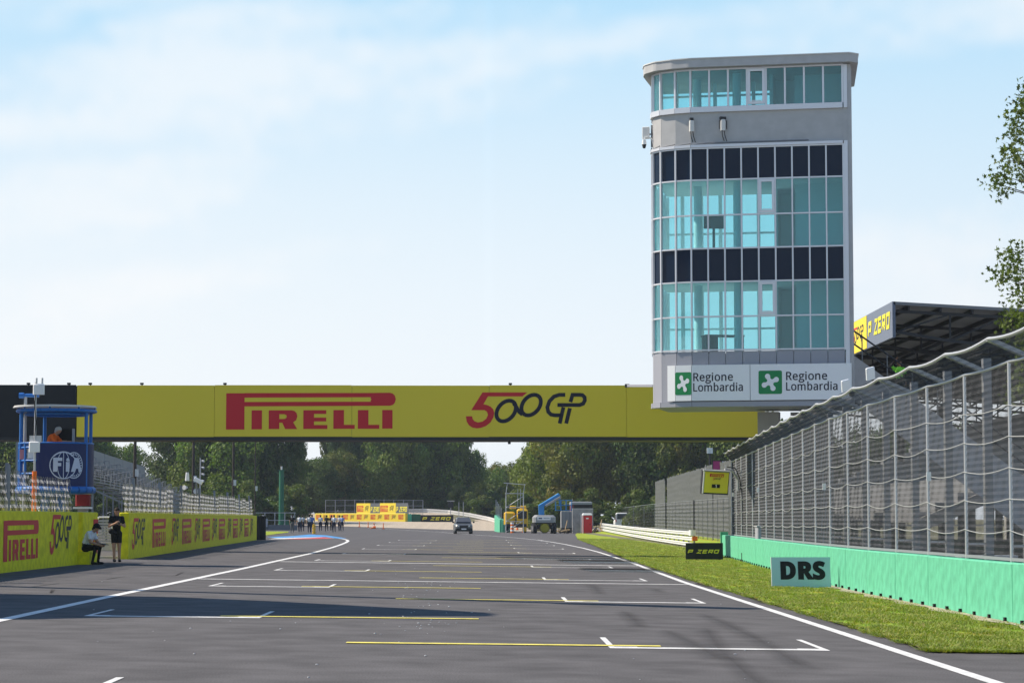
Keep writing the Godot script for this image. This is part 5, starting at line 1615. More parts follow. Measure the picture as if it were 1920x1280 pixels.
	var circ := func(cx: float, rad: float, sx := 1.0, from := 0.0, to := TAU, k := 32) -> Array:
		var out := []
		for i in k + 1: out.append(Vector2(cx + rad * sx * cos(lerpf(from, to, float(i) / k)), rad * sin(lerpf(from, to, float(i) / k))))
		return out
	var src := MB.new()
	var I := Transform3D()
	src.stroke(circ.call(-0.13, 0.41), 0.03, I); src.stroke(circ.call(-0.13, 0.41, 0.45), 0.02, I)
	src.stroke([Vector2(-0.13, -0.4), Vector2(-0.13, 0.4)], 0.02, I); src.stroke([Vector2(-0.54, 0.0), Vector2(0.28, 0.0)], 0.02, I)
	src.stroke(circ.call(-0.13, 0.39, 1.0, 0.75, PI - 0.75, 8), 0.018, I)
	src.stroke(circ.call(0.2, 0.39, 0.8, -2.0, 2.0), 0.03, I)
	for k in 17:
		var a := lerpf(-1.9, 1.9, k / 16.0)
		src.stroke([Vector2(0.2 + 0.8 * 0.36 * cos(a), 0.36 * sin(a)), Vector2(0.2 + 0.8 * 0.3 * cos(a), 0.3 * sin(a))], 0.03, I)
	bend.call(src, 0.008)
	src = MB.new()
	for pl in [[[-0.44, -0.2], [-0.32, -0.2], [-0.32, -0.03], [-0.2, -0.03], [-0.2, 0.07], [-0.32, 0.07], [-0.32, 0.13], [-0.17, 0.13], [-0.17, 0.23], [-0.44, 0.23]], [[-0.06, -0.2], [0.05, -0.2], [0.05, 0.1], [-0.06, 0.1]], [[-0.06, 0.14], [-0.03, 0.22], [0.03, 0.22], [0.06, 0.14], [0.0, 0.11]],
			[[0.1, -0.2], [0.22, -0.2], [0.24, -0.1], [0.34, -0.1], [0.36, -0.2], [0.48, -0.2], [0.36, 0.23], [0.22, 0.23]]]:
		var pv := PackedVector2Array()
		for p in pl: pv.append(Vector2(p[0], p[1]))
		src.sheet(pv, I)
	bend.call(src, 0.02)
	obj("emblem", E, M.emblem_pale, Q)
	# things on the platform
	var sc := thing("monitor", "black monitor on the rim of the blue platform", "monitor", Vector3(c.x + 0.3, yt + 0.05, c.z - 0.9))
	obj("screen", MB.new().at(0, 0.22, 0, 0.5, 0.42, 0.06), M.black, sc)
	obj("case_side", MB.new().at(0.27, 0.2, 0, 0.05, 0.46, 0.2), M.panel_grey, sc)
	obj("foot", MB.new().at(0, -0.05, 0, 0.2, 0.14, 0.12), M.black, sc)
	var am := thing("antenna_mast", "thin steel mast with two white antenna boxes in front of the blue platform", "mast", Vector3(P(60, 900, 70.5).x, gl, -70.8))
	var q0: float = P(60, 715, 70.5).y - gl
	obj("pole", MB.new().tube(Vector3.ZERO, Vector3(0, q0, 0), 0.035, 0.03, 8), M.steel, am)
	obj("antenna_box", MB.new().soft(Transform3D(Basis(), Vector3(0.1, q0 - 0.22, 0.05)), Vector3(0.34, 0.32, 0.1), 0.03), M.white, am)
	obj("antenna_box", MB.new().soft(Transform3D(Basis(), Vector3(0.0, P(58, 837, 70.5).y - gl, 0.08)), Vector3(0.32, 0.32, 0.1), 0.03), M.white, am)
	obj("control_box", MB.new().at(0.0, P(58, 822, 70.5).y - gl, -0.08, 0.34, 0.2, 0.12), M.off_white, am)
	for s in [0.03, 0.2]: obj("stub_aerial", MB.new().tube(Vector3(s, q0 - 0.05, 0.05), Vector3(s, q0 + 0.12, 0.05), 0.03), M.off_white, am)
	obj("orange_sleeve", MB.new().tube(Vector3(0, 1.2, 0), Vector3(0, 2.8, 0), 0.07, 0.07, 8), M.orange, am)
	obj("cable", MB.new().path([Vector3(0.02, q0 - 0.3, 0.04), Vector3(-0.02, q0 - 0.7, 0.05), Vector3(0.03, q0 - 1.2, 0.04), Vector3(0.0, q0 - 1.6, 0.05)], 0.014), M.black, am)
	var pp := thing("pipe_stand", "grey pole with a blue pipe bracket beside the platform roof", "pole", Vector3(P(40, 900, 73.5).x, gl, -73.9))
	var q1: float = P(40, 740, 73.5).y - gl
	obj("pole", MB.new().tube(Vector3.ZERO, Vector3(0, q1, 0), 0.05, 0.05), M.galvanised, pp)
	obj("pipe", MB.new().tube(Vector3(-0.18, q1, 0), Vector3(0.42, q1, 0.02), 0.06, 0.06, 10), M.platform_blue, pp)
	obj("pipe_cap", MB.new().tube(Vector3(-0.2, q1, 0), Vector3(-0.05, q1, 0), 0.09, 0.09, 10), M.platform_blue, pp)
	# dark red cover and white tray behind the wall
	var rc := thing("covered_rack", "red covered rack with a white tray behind the yellow wall", "rack", Vector3(P(150, 940, 77).x, gl, -77.5))
	obj("cover", MB.new().soft(Transform3D(Basis(), Vector3(0, 2.15, 0)), Vector3(0.45, 0.7, 0.4), 0.05), mat("dull_red", 0.22, 0.02, 0.02, 0.8), rc)
	obj("tray", MB.new().at(0, 1.74, 0.05, 0.55, 0.06, 0.5), M.white, rc)
	obj("stand", MB.new().at(0, 0.85, 0, 0.3, 1.75, 0.3), M.panel_grey, rc)

# ---------------------------------------------------------------- the far end of the straight
func wheel(parent: Node, c: Vector3, r: float, w: float) -> void:
	var o := obj("wheel", MB.new().tube(c - Vector3(w / 2, 0, 0), c + Vector3(w / 2, 0, 0), r, r, 16), M.rubber, parent)
	obj("rim", MB.new().tube(c - Vector3(w / 2 + 0.01, 0, 0), c + Vector3(w / 2 + 0.01, 0, 0), r * 0.6, r * 0.6, 12), M.galvanised, o)

func loft(secs: Array) -> MB:      # secs: arrays of Vector3, same count, first to last
	var b := MB.new()
	for i in secs.size() - 1:
		var n: int = secs[i].size()
		for k in n:
			b.quad(secs[i][k], secs[i][(k + 1) % n], secs[i + 1][(k + 1) % n], secs[i + 1][k])
	for e in [0, secs.size() - 1]:
		for k in range(1, secs[e].size() - 1): b.tri(secs[e][0], secs[e][k], secs[e][k + 1])
	return b

func section(w: float, y0: float, y1: float, z: float, r: float) -> Array:
	return [Vector3(-w + r, y0, z), Vector3(w - r, y0, z), Vector3(w, y0 + r, z), Vector3(w, y1 - r, z), Vector3(w - r, y1, z), Vector3(-w + r, y1, z), Vector3(-w, y1 - r, z), Vector3(-w, y0 + r, z)]

func car(label: String, pos: Vector3, turn: float, paint: Material, van: bool) -> void:
	var C := thing("parked_van" if van else "car", label, "van" if van else "car", pos)
	C.rotation.y = turn
	var L := 2.3; var h := 1.05
	obj("body", loft([section(0.78, 0.35, 0.85, L, 0.12), section(0.88, 0.28, 0.98, L - 0.15, 0.14), section(0.93, 0.25, h, L - 1.1, 0.12), section(0.94, 0.25, h, -L + 0.3, 0.12), section(0.88, 0.32, h, -L, 0.14)]), paint, C)
	var top := 1.95 if van else 1.68
	obj("cabin", loft([section(0.82, h - 0.05, h + 0.02, L - 1.0, 0.02), section(0.7, h - 0.05, top, L - 1.75, 0.12), section(0.7, h - 0.05, top + 0.02, -L + 1.0, 0.12), section(0.74, h - 0.05, top - 0.06, -L + (0.1 if van else 0.35), 0.12), section(0.84, h - 0.05, h + 0.02, -L + 0.06, 0.02)]), paint, C)
	var b := MB.new()
	b.quad(Vector3(-0.74, h + 0.04, L - 1.0), Vector3(0.74, h + 0.04, L - 1.0), Vector3(0.6, top - 0.1, L - 1.69), Vector3(-0.6, top - 0.1, L - 1.69))
	obj("windscreen", b, M.car_glass, C)
	b = MB.new()
	var zb := -L + (0.09 if van else 0.2)
	b.quad(Vector3(0.66, h + 0.1, zb - 0.06), Vector3(-0.66, h + 0.1, zb - 0.06), Vector3(-0.62, top - 0.14, zb), Vector3(0.62, top - 0.14, zb))
	obj("rear_window", b, M.car_glass, C)
	for s in [-1, 1]:
		for w in [[0.9, 0.0], [0.0, -1.1]]:
			b = MB.new()
			b.quad(Vector3(s * 0.86, h + 0.04, w[0]), Vector3(s * 0.86, h + 0.04, w[1]), Vector3(s * 0.73, top - 0.18, w[1]), Vector3(s * 0.73, top - 0.18, w[0] - 0.3))
			obj("side_window", b, M.car_glass, C)
		obj("headlight", MB.new().box(Transform3D(Basis(Vector3.UP, s * 0.35), Vector3(s * 0.66, 0.82, L - 0.07)), Vector3(0.36, 0.12, 0.08)), M.lamp_glass, C)
		obj("tail_light", MB.new().at(s * 0.8, 0.95, -L + 0.02, 0.14, 0.3, 0.08), M.red, C)
		obj("mirror", MB.new().soft(Transform3D(Basis(), Vector3(s * 1.05, h + 0.14, L - 1.15)), Vector3(0.2, 0.15, 0.12), 0.03), M.car_dark, C)
		obj("roof_rail", MB.new().bar(Vector3(s * 0.6, top + 0.04, 0.3), Vector3(s * 0.6, top + 0.04, -1.2), 0.04, 0.05), M.car_dark, C)
		for z in [1.4, -1.4]: wheel(C, Vector3(s * 0.8, 0.35, z), 0.35, 0.24)
	obj("grille", MB.new().at(0, 0.72, L - 0.06, 0.85, 0.26, 0.14), M.car_dark, C)
	obj("bumper", MB.new().soft(Transform3D(Basis(), Vector3(0, 0.45, L - 0.1)), Vector3(1.72, 0.3, 0.3), 0.06), M.car_dark, C)
	obj("number_plate", MB.new().at(0, 0.5, L + 0.06, 0.5, 0.12, 0.02), M.white, C)

func far_side() -> void:
	# run-off barriers, turned a little to the left where the track bends
	var zb := func(px, d): return P(px, 970, d).x
	var Y := thing("banner_wall", "long low yellow banner barrier across the gravel trap", "barrier")
	var ya := P(590, 970, 387); var ye := P(760, 970, 376)
	ya.y = 0.0; ye.y = 0.0
	var yl := ya.distance_to(ye)
	var yf := frame(Vector3(ya.x, gy(-20, 380) - 0.05, ya.z), ye - ya)
	obj("barrier", MB.new().soft(yf * Transform3D(Basis(), Vector3(yl / 2, 0.65, -0.3)), Vector3(yl, 1.35, 0.6), 0.05), M.banner_yellow, Y)
	for k in 13:
		var f := yf.translated_local(Vector3(0.3 + k * yl / 13.2, 0.35, 0.012))
		if k % 2 == 0: obj("lettering", long_p_word(f, 0.75, 0.28), M.logo_red, Y)
		else:
			obj("lettering", five_red(f, 0.7, 0.36), M.logo_red, Y)
			obj("lettering", hundred_dark(f, 0.7, 0.36), M.logo_dark, Y)
	var du := 381.0
	var yy0 := P(700, 964, du).y; var yy1 := P(700, 943, du).y
	var names := {"yellow": "yellow banner panel on the gravel trap fence", "grey": "dark banner panel with pale yellow letters on the gravel trap fence"}
	for e in [[668, 694, "yellow"], [694, 712, "grey"], [712, 742, "yellow"], [742, 765, "grey"]]:
		var a := P(e[0], 955, lerpf(387, 377, (e[0] - 668) / 97.0)); var b := P(e[1], 955, lerpf(387, 377, (e[1] - 668) / 97.0))
		a.y = yy0; b.y = yy0
		var bw := a.distance_to(b)
		var Bn := thing("fence_banner", names[e[2]], "banner", Vector3.ZERO, e[2] + " banners on the gravel trap fence")
		var bf := frame(a, b - a)
		obj("panel", MB.new().box(bf * Transform3D(Basis(), Vector3(bw / 2, (yy1 - yy0) / 2, -0.03)), Vector3(bw - 0.03, yy1 - yy0, 0.06)), M["banner_" + e[2]], Bn)
		for s in [0.1, bw - 0.1]: obj("post", MB.new().box(bf * Transform3D(Basis(), Vector3(s, -0.6, -0.12)), Vector3(0.09, 3.9, 0.09)), M.galvanised, Bn)
		var f := bf.translated_local(Vector3(0.15, 0.4, 0.012))
		if e[2] == "yellow":
			obj("lettering", long_p_word(f, 1.0, bw * 0.1), M.logo_red, Bn)
			obj("lettering", hundred_dark(f.translated_local(Vector3(bw * 0.5, 0, 0)), 1.0, bw * 0.1), M.logo_dark, Bn)
		else:
			obj("lettering", caps("P ZERO", f, 0.8, 0.15 * bw, 0.15, 0.14), M.logo_yellow, Bn)
	var Fc := thing("mesh_fence", "grey mesh safety fence standing behind the yellow barrier", "fence")
	var net := netting(3.0, 2.4, 0.15, 0.15, 0.012, 0.0)
	for k in 11:
		var x := P(610, 950, 390.0).x + k * 1.6
		var g := gy(x, 390)
		obj("post", MB.new().at(x, g + 1.5, -390, 0.09, 3.1, 0.09), M.galvanised, Fc)
		if k < 10:
			var m := obj("mesh", net, M.wire, Fc)
			m.transform = Transform3D(Basis(Vector3(1.6 / 3.0, 0, 0), Vector3(0, 1.25, 0), Vector3(0, 0, 1)), Vector3(x, g + 0.05, -390))
			m.set_meta("kind", "stuff")
			for h in [1.2, 2.1, 3.0]: obj("rail", MB.new().at(x + 0.8, g + h, -390, 1.6, 0.05, 0.05), M.galvanised, Fc)
	var Lp := thing("light_panel", "dark signal light panel on a post by the banners", "signal", gp(P(845, 950, 379).x * 0.0 + P(845, 950, 379).x, 379))
	obj("post", MB.new().at(0, 1.6, 0, 0.12, 3.3, 0.12), M.galvanised, Lp)
	obj("hood", MB.new().at(0, 3.35, 0.1, 1.2, 0.12, 0.5), M.galvanised, Lp)
	obj("screen", MB.new().at(0, 2.75, 0.1, 0.8, 0.9, 0.15), M.black, Lp)
	for s in [1.3, 2.0]: obj("side_post", MB.new().at(s, 1.6, 0, 0.1, 3.2, 0.1), M.galvanised, Lp)
	var Gp := thing("padded_barrier", "green padded barrier between the yellow and black barriers", "barrier")
	var ga: float = zb.call(760.5, 377.5); var gb: float = zb.call(788, 376)
	obj("pad", MB.new().soft(Transform3D(Basis(), Vector3(lerpf(ga, gb, 0.2), gy(-12, 377) + 0.6, -377.4)), Vector3((gb - ga) * 0.4, 1.25, 0.8), 0.08), mat("pad_mint", 0.1, 0.5, 0.32), Gp)
	obj("pad", MB.new().soft(Transform3D(Basis(), Vector3(lerpf(ga, gb, 0.7), gy(-12, 377) + 0.58, -377.6)), Vector3((gb - ga) * 0.6, 1.2, 0.7), 0.08), M.green, Gp)
	var Bk := thing("track_board", "long black board with yellow slanted letters beside the green pads", "sign")
	var ka: float = zb.call(788.5, 375); var kb: float = zb.call(850, 375)
	obj("board", MB.new().at((ka + kb) / 2, gy(-8, 375) + 0.55, -375, kb - ka, 1.1, 0.3), M.banner_black, Bk)
	obj("lettering", caps("P ZERO", Transform3D(Basis(), Vector3(ka + 0.3, gy(-8, 375) + 0.27, -375 + 0.16)), 0.52, 1.2, 0.35), M.logo_yellow, Bk)
	var Rb := thing("guard_rail", "weathered guard rail along the top of the gravel bank", "guard rail")
	var line := [[765, 955.5, 400], [800, 955, 400], [840, 957.5, 398], [880, 963, 394], [915, 970, 390], [930, 974, 387]]
	for i in line.size() - 1:
		var a := P(line[i][0], line[i][1], line[i][2]); var e := P(line[i + 1][0], line[i + 1][1], line[i + 1][2])
		for r in 2: obj("rail", MB.new().bar(a - Vector3(0, 0.34 * r, 0), e - Vector3(0, 0.34 * r, 0), 0.08, 0.28), M.off_white, Rb)
		obj("post", MB.new().bar(a + Vector3(0, 0.1, -0.1), Vector3(a.x, gy(a.x, line[i][2]) - 0.3, a.z - 0.1), 0.12, 0.12), M.galvanised, Rb)
	# left: column with a camera, low fence, green hut
	var q := P(527, 970, 292)
	var Cn := thing("camera_column", "tall green steel column with a camera on top", "column", gp(q.x, 292, -0.1))
	obj("shaft", MB.new().tube(Vector3.ZERO, Vector3(0, P(527, 881, 292).y + 0.1 - gy(q.x, 292), 0), 0.34, 0.3, 14), M.green, Cn)
	obj("collar", MB.new().at(0, P(527, 881, 292).y + 0.1 - gy(q.x, 292), 0, 0.8, 0.06, 0.5), M.green, Cn)
	obj("camera_head", MB.new().tube(Vector3(0, 7.2, 0), Vector3(0, 7.9, 0), 0.08, 0.12, 8), M.off_white, Cn)
	var Sf := thing("mesh_fence", "low grey tube fence with boxes by the green column", "fence", gp(P(515, 960, 286).x, 286))
	for k in 5: obj("post", MB.new().at(-2.4 + k * 1.2, 1.0, 0, 0.08, 2.3, 0.08), M.galvanised, Sf)
	for h in [1.2, 2.1]: obj("rail", MB.new().at(0, h, 0, 5.0, 0.07, 0.07), M.galvanised, Sf)
	obj("box", MB.new().at(-1.3, 0.9, 0.2, 0.9, 1.0, 0.4), M.panel_grey, Sf)
	obj("white_box", MB.new().at(2.1, 1.55, 0.1, 0.3, 0.5, 0.3), M.white, Sf)
	obj("plinth", MB.new().at(0.2, 0.2, 0, 5.0, 0.9, 0.3), M.banner_grey, Sf)
	var Gb := thing("storage_bin", "small green storage bin on the grass by the column", "bin", gp(P(540, 970, 288).x, 288))
	obj("tub", MB.new().soft(Transform3D(Basis(), Vector3(0, 0.5, 0)), Vector3(0.8, 1.1, 0.7), 0.06), M.green, Gb)
	obj("lid", MB.new().at(0, 1.08, 0, 0.9, 0.08, 0.8), M.green, Gb)
	# marker posts and cones along the far edge line
	for e in [[673.5, 988], [690, 989], [718.5, 991.5]]:
		var g := G(e[0], e[1])
		var m := thing("marker_post", "thin red marker post on the far white edge line", "marker", g, "red marker posts on the edge line")
		obj("rod", MB.new().tube(Vector3.ZERO, Vector3(0, 0.75, 0), 0.06, 0.05, 8), M.orange, m)
		obj("foot", MB.new().at(0, 0.03, 0, 0.36, 0.08, 0.36), M.orange, m)
	for e in [[701, 990.5, "red cone with a fallen cone next to it on the edge line"], [970, 993.5, "white and orange cone beside the scaffold"], [981.5, 998, "red striped cone in front of the scaffold"]]:
		var g := G(e[0], e[1])
		var m := thing("traffic_cone", e[2], "cone", g)
		obj("foot", MB.new().at(0, 0.02, 0, 0.4, 0.05, 0.4), M.orange, m)
		obj("cone", MB.new().tube(Vector3.ZERO, Vector3(0, 0.72, 0), 0.17, 0.04, 12), M.orange, m)
		obj("band", MB.new().tube(Vector3(0, 0.3, 0), Vector3(0, 0.45, 0), 0.122, 0.098, 12), M.white, m)
	var gf := G(703.5, 991)
	var fc := thing("traffic_cone", "red cone lying on its side at the edge line", "cone", gf)
	fc.rotation = Vector3(0, 0.4, PI / 2 + 0.2)
	fc.position.y += 0.18
	obj("foot", MB.new().at(0, 0.02, 0, 0.36, 0.05, 0.36), M.orange, fc)
	obj("cone", MB.new().tube(Vector3.ZERO, Vector3(0, 0.7, 0), 0.16, 0.04, 12), M.orange, fc)
	var yb := thing("bollard", "yellow segmented bollard at the painted pit entry nose", "bollard", G(588.5, 1000.5))
	for k in 3: obj("segment", MB.new().tube(Vector3(0, 0.28 * k, 0), Vector3(0, 0.28 * k + 0.25, 0), 0.16, 0.13, 12), M.machine_yellow, yb)
	obj("cap", MB.new().tube(Vector3(0, 0.83, 0), Vector3(0, 0.92, 0), 0.14, 0.06, 12), M.machine_yellow, yb)
	car("grey sport utility car with roof rails driving towards the grid", G(868, 1000.5), 0.05, M.car_paint, false)
	car("white van parked behind the guard rail near the trees", gp(P(1165, 975, 300).x, 300), PI, M.van_white, true)
	work_site()

func work_site() -> void:
	# green end wall with a mesh guard
	var Gw := thing("barrier_wall", "short bright green end wall with leaning mesh guard", "wall")
	var a := gp(P(930, 990, 296).x, 296); var e := gp(P(940, 992, 282).x, 282)
	obj("block", MB.new().prism(PackedVector2Array([Vector2(0, -0.1), Vector2(14.2, -0.1), Vector2(14.2, 1.5), Vector2(9, 1.6), Vector2(0, 2.0)]), frame(a, e - a).translated_local(Vector3(0, 0, 0.2)), 0.5), M.pad_green, Gw)
	obj("front_pad", MB.new().soft(Transform3D(Basis(), e + Vector3(0.55, 0.7, 0.1)), Vector3(1.0, 1.5, 0.5), 0.05), M.pad_green, Gw)
	for k in 5: obj("guard_post", MB.new().bar(a.lerp(e, k / 4.0) + Vector3(0, 1.4, 0), a.lerp(e, k / 4.0) + Vector3(0, 3.9 - 0.25 * k, 0), 0.08, 0.08), M.galvanised, Gw)
	var m := obj("mesh", netting(3.0, 2.0, 0.12, 0.12, 0.012, 0.0), M.wire, Gw)
	m.transform = Transform3D(Basis((e - a) / 3.0, Vector3.UP, Vector3(0, 0, 1)), a + Vector3(0, 1.5, 0))
	m.set_meta("kind", "stuff")
	# scaffold
	var Sc := thing("scaffold_tower", "thin steel scaffold tower with a sloping flat top", "scaffold", gp(P(965, 990, 272).x, 272))
	var w := 1.0
	for x in [-w, w]:
		for z in [-0.6, 0.6]: obj("standard", MB.new().tube(Vector3(x, -0.1, z), Vector3(x, 4.6, z), 0.05, 0.05, 6), M.steel, Sc)
		obj("roof_leg", MB.new().tube(Vector3(x, 4.5, 0.6), Vector3(x + 0.15, 5.6, 0.6), 0.04, 0.04, 6), M.steel, Sc)
	for y in [1.3, 2.9, 4.5]:
		for z in [-0.6, 0.6]: obj("ledger", MB.new().tube(Vector3(-w, y, z), Vector3(w, y, z), 0.045, 0.045, 6), M.steel, Sc)
	for y in [0.1, 1.3, 2.9]: obj("brace", MB.new().tube(Vector3(-w, y, 0.65), Vector3(w, y + 1.3, 0.65), 0.04, 0.04, 6), M.steel, Sc)
	for x in [0.35, 0.65]: obj("ladder_rail", MB.new().tube(Vector3(x, 2.9, 0.7), Vector3(x, 5.0, 0.7), 0.03, 0.03, 6), M.steel, Sc)
	obj("deck", MB.new().at(0, 2.95, 0, 2.0, 0.06, 1.2), M.wood, Sc)
	obj("roof", MB.new().bar(Vector3(-1.25, 5.72, 0), Vector3(1.25, 5.5, 0), 1.4, 0.06), M.off_white, Sc)
	# yellow lorry with a tipped crane body
	var T := thing("work_truck", "yellow work truck parked behind the scaffold tower", "truck", gp(P(967, 990, 278).x, 278))
	obj("chassis", MB.new().at(0, 0.75, -1.0, 2.3, 0.3, 5.5), M.black, T)
	obj("cab", MB.new().soft(Transform3D(Basis(), Vector3(0.75, 1.75, 1.0)), Vector3(1.3, 2.0, 1.6), 0.15), M.machine_yellow, T)
	obj("windscreen", MB.new().at(0.75, 2.05, 1.82, 1.05, 0.85, 0.05), M.car_glass, T)
	obj("engine_cover", MB.new().soft(Transform3D(Basis(), Vector3(-0.75, 1.7, 0.6)), Vector3(1.3, 1.5, 2.0), 0.2), M.machine_yellow, T)
	for x in [-0.35, 0.85]: obj("roof_lamp_box", MB.new().soft(Transform3D(Basis(), Vector3(x, 2.95, 0.9)), Vector3(0.75, 0.35, 0.5), 0.08), M.machine_yellow, T)
	obj("bumper", MB.new().at(0.0, 0.85, 1.85, 2.5, 0.35, 0.2), M.dark_steel, T)
	obj("side_panel", MB.new().at(1.0, 0.7, 1.7, 0.5, 1.1, 0.3), M.machine_yellow, T)
	for s in [-1, 1]:
		for z in [1.0, -2.5]: wheel(T, Vector3(s * 1.05, 0.5, z), 0.5, 0.35)
	# boom lift
	var B := thing("boom_lift", "grey boom lift with a raised blue arm and cage", "lift", gp(P(1020, 995, 268).x, 268))
	B.rotation.y = 0.05
	for s in [-1, 1]:
		for z in [0.9, -1.6]: wheel(B, Vector3(s * 1.1, 0.55, z), 0.58, 0.45)
	obj("axle_box", MB.new().soft(Transform3D(Basis(), Vector3(0, 0.75, -0.3)), Vector3(1.7, 0.5, 2.6), 0.08), M.black, B)
	obj("yellow_cover", MB.new().tube(Vector3(0, 0.62, 0.95), Vector3(0, 0.62, 1.25), 0.6, 0.5, 10), mat("cover_yellow", 0.3, 0.26, 0.02, 0.7), B)
	obj("turret", MB.new().soft(Transform3D(Basis(), Vector3(0, 1.65, 0)), Vector3(2.5, 0.85, 2.6), 0.25), M.machine_grey, B)
	obj("skirt", MB.new().at(0, 1.2, 0.0, 2.3, 0.12, 2.5), M.black, B)
	obj("name_plate", MB.new().at(-0.1, 1.68, 1.32, 1.5, 0.34, 0.03), M.white, B)
	obj("plate_print", MB.new().at(-0.5, 1.7, 1.338, 0.4, 0.14, 0.006), M.drum_navy, B)
	obj("plate_print", MB.new().at(0.2, 1.7, 1.338, 0.7, 0.09, 0.006), M.panel_grey, B)
	obj("arm_root", MB.new().bar(Vector3(-0.25, 1.9, -0.2), Vector3(-0.3, 3.1, -0.2), 0.6, 0.5, Vector3.BACK), M.machine_blue, B)
	obj("boom", MB.new().bar(Vector3(-0.5, 3.0, -0.2), Vector3(1.8, 4.35, -0.8), 0.45, 0.4), M.machine_blue, B)
	obj("inner_boom", MB.new().bar(Vector3(0.2, 3.1, 0.05), Vector3(1.9, 4.1, -0.4), 0.2, 0.22), M.machine_grey, B)
	obj("jib", MB.new().bar(Vector3(1.8, 4.35, -0.8), Vector3(1.9, 3.1, -0.8), 0.2, 0.25, Vector3.BACK), M.machine_blue, B)
	var cg := MB.new()
	for y in [2.6, 3.2, 3.75]: cg.path([Vector3(1.4, y, -0.5), Vector3(3.2, y, -0.5), Vector3(3.2, y, -1.4), Vector3(1.4, y, -1.4), Vector3(1.4, y, -0.5)], 0.035, 5)
	for x in [1.4, 2.0, 2.6, 3.2]: cg.tube(Vector3(x, 2.6, -0.5), Vector3(x, 3.75, -0.5), 0.03, 0.03, 5).tube(Vector3(x, 2.6, -1.4), Vector3(x, 3.75, -1.4), 0.03, 0.03, 5)
	obj("cage", cg, M.machine_blue, B)
	obj("cage_floor", MB.new().at(2.3, 2.6, -0.95, 1.8, 0.06, 0.9), M.machine_blue, B)
	# container, lorry body, concrete slab, toilet
	var Cn := thing("steel_container", "grey steel skip container behind the boom lift", "container", gp(P(1064, 990, 284).x, 284))
	obj("tub", MB.new().soft(Transform3D(Basis(), Vector3(0, 1.6, 0)), Vector3(1.6, 2.0, 2.5), 0.05), M.machine_grey, Cn)
	for k in 4: obj("rib", MB.new().at(-0.66 + k * 0.44, 1.6, 1.28, 0.08, 1.9, 0.08), M.post_grey, Cn)
	obj("base", MB.new().at(0, 0.35, 0, 1.5, 0.6, 2.3), M.black, Cn)
	var Ct := thing("covered_truck", "dark red truck body with a grey tarpaulin behind the concrete slab", "truck", gp(P(1089, 990, 288).x, 288))
	obj("body", MB.new().at(0, 2.6, 0, 2.5, 1.7, 5.0), mat("dark_red", 0.14, 0.03, 0.03, 0.6), Ct)
	obj("side_mesh", MB.new().at(0.2, 3.1, 2.52, 2.2, 0.7, 0.04), M.black, Ct)
	obj("tarpaulin", MB.new().soft(Transform3D(Basis(), Vector3(0, 3.6, 0)), Vector3(2.6, 0.35, 5.1), 0.1), M.machine_grey, Ct)
	for s in [-1, 1]:
		for z in [-1.6, 1.6]: wheel(Ct, Vector3(s * 1.0, 0.5, z), 0.5, 0.4)
	obj("chassis", MB.new().at(0, 1.2, 0, 1.2, 1.2, 5.0), M.black, Ct)
	var Sl := thing("concrete_cabin", "plain pale concrete cabin behind the red toilet", "cabin", gp(P(1093, 994, 280).x, 280))
	obj("wall", MB.new().at(0, 1.4, -0.6, 2.45, 2.95, 1.2), M.concrete, Sl)
	obj("post", MB.new().at(-0.2, 1.1, 0.05, 0.12, 2.2, 0.08), M.white, Sl)
	obj("roof_edge", MB.new().at(0, 2.9, -0.6, 2.5, 0.06, 1.25), M.off_white, Sl)
	var To := thing("portable_toilet", "red portable toilet with a rounded white roof", "toilet", gp(P(1101, 994, 277).x, 277))
	obj("cabin", MB.new().soft(Transform3D(Basis(), Vector3(0, 1.05, 0)), Vector3(1.12, 2.15, 1.1), 0.05), M.red, To)
	obj("roof", MB.new().soft(Transform3D(Basis(), Vector3(0, 2.22, 0)), Vector3(1.16, 0.24, 1.14), 0.1), M.white, To)
	obj("door", MB.new().at(0.02, 1.05, 0.56, 0.85, 1.95, 0.03), M.red, To)
	obj("corner_post", MB.new().at(-0.52, 1.05, 0.53, 0.1, 2.1, 0.1), M.white, To)
	obj("label_plate", MB.new().at(0.0, 1.75, 0.585, 0.3, 0.14, 0.02), M.white, To)
	obj("handle", MB.new().at(0.32, 1.05, 0.59, 0.1, 0.12, 0.04), M.black, To)
	var Dl := thing("delineator_stack", "orange and white striped drum beside the scaffold tower", "drum", gp(P(960.5, 994, 270).x, 270))
	for k in 6: obj("band", MB.new().tube(Vector3(0, 0.2 * k, 0), Vector3(0, 0.2 * k + 0.2, 0), 0.2, 0.19, 12), M.orange if k % 2 == 0 else M.white, Dl)
	for rp in [[1055, 275.0, "pile of broken timber and rubble by the cabin", 0.9], [1120, 279.0, "leaning planks and rubble at the end of the guard rail", 0.7]]:
		var R := thing("rubble_pile", rp[2], "rubble", gp(P(rp[0], 994, rp[1]).x, rp[1]))
		for k in 14:
			var p := Vector3(rng.randfn(0, 0.5) * rp[3], rng.randf_range(0.1, 0.35), rng.randfn(0, 0.4))
			obj("plank" if k % 2 else "lump", MB.new().box(Transform3D(Basis.from_euler(Vector3(rng.randf() * 0.6, rng.randf() * 3, rng.randf_range(-0.7, 0.7))), p), Vector3(rng.randf_range(0.3, 1.2), 0.12, 0.2)), [M.wood, M.dark_steel, M.concrete, M.black][k % 4], R)
		obj("plank", MB.new().bar(Vector3(0.2, 0, 0.1), Vector3(0.55, 1.5, 0), 0.18, 0.06), M.wood, R)

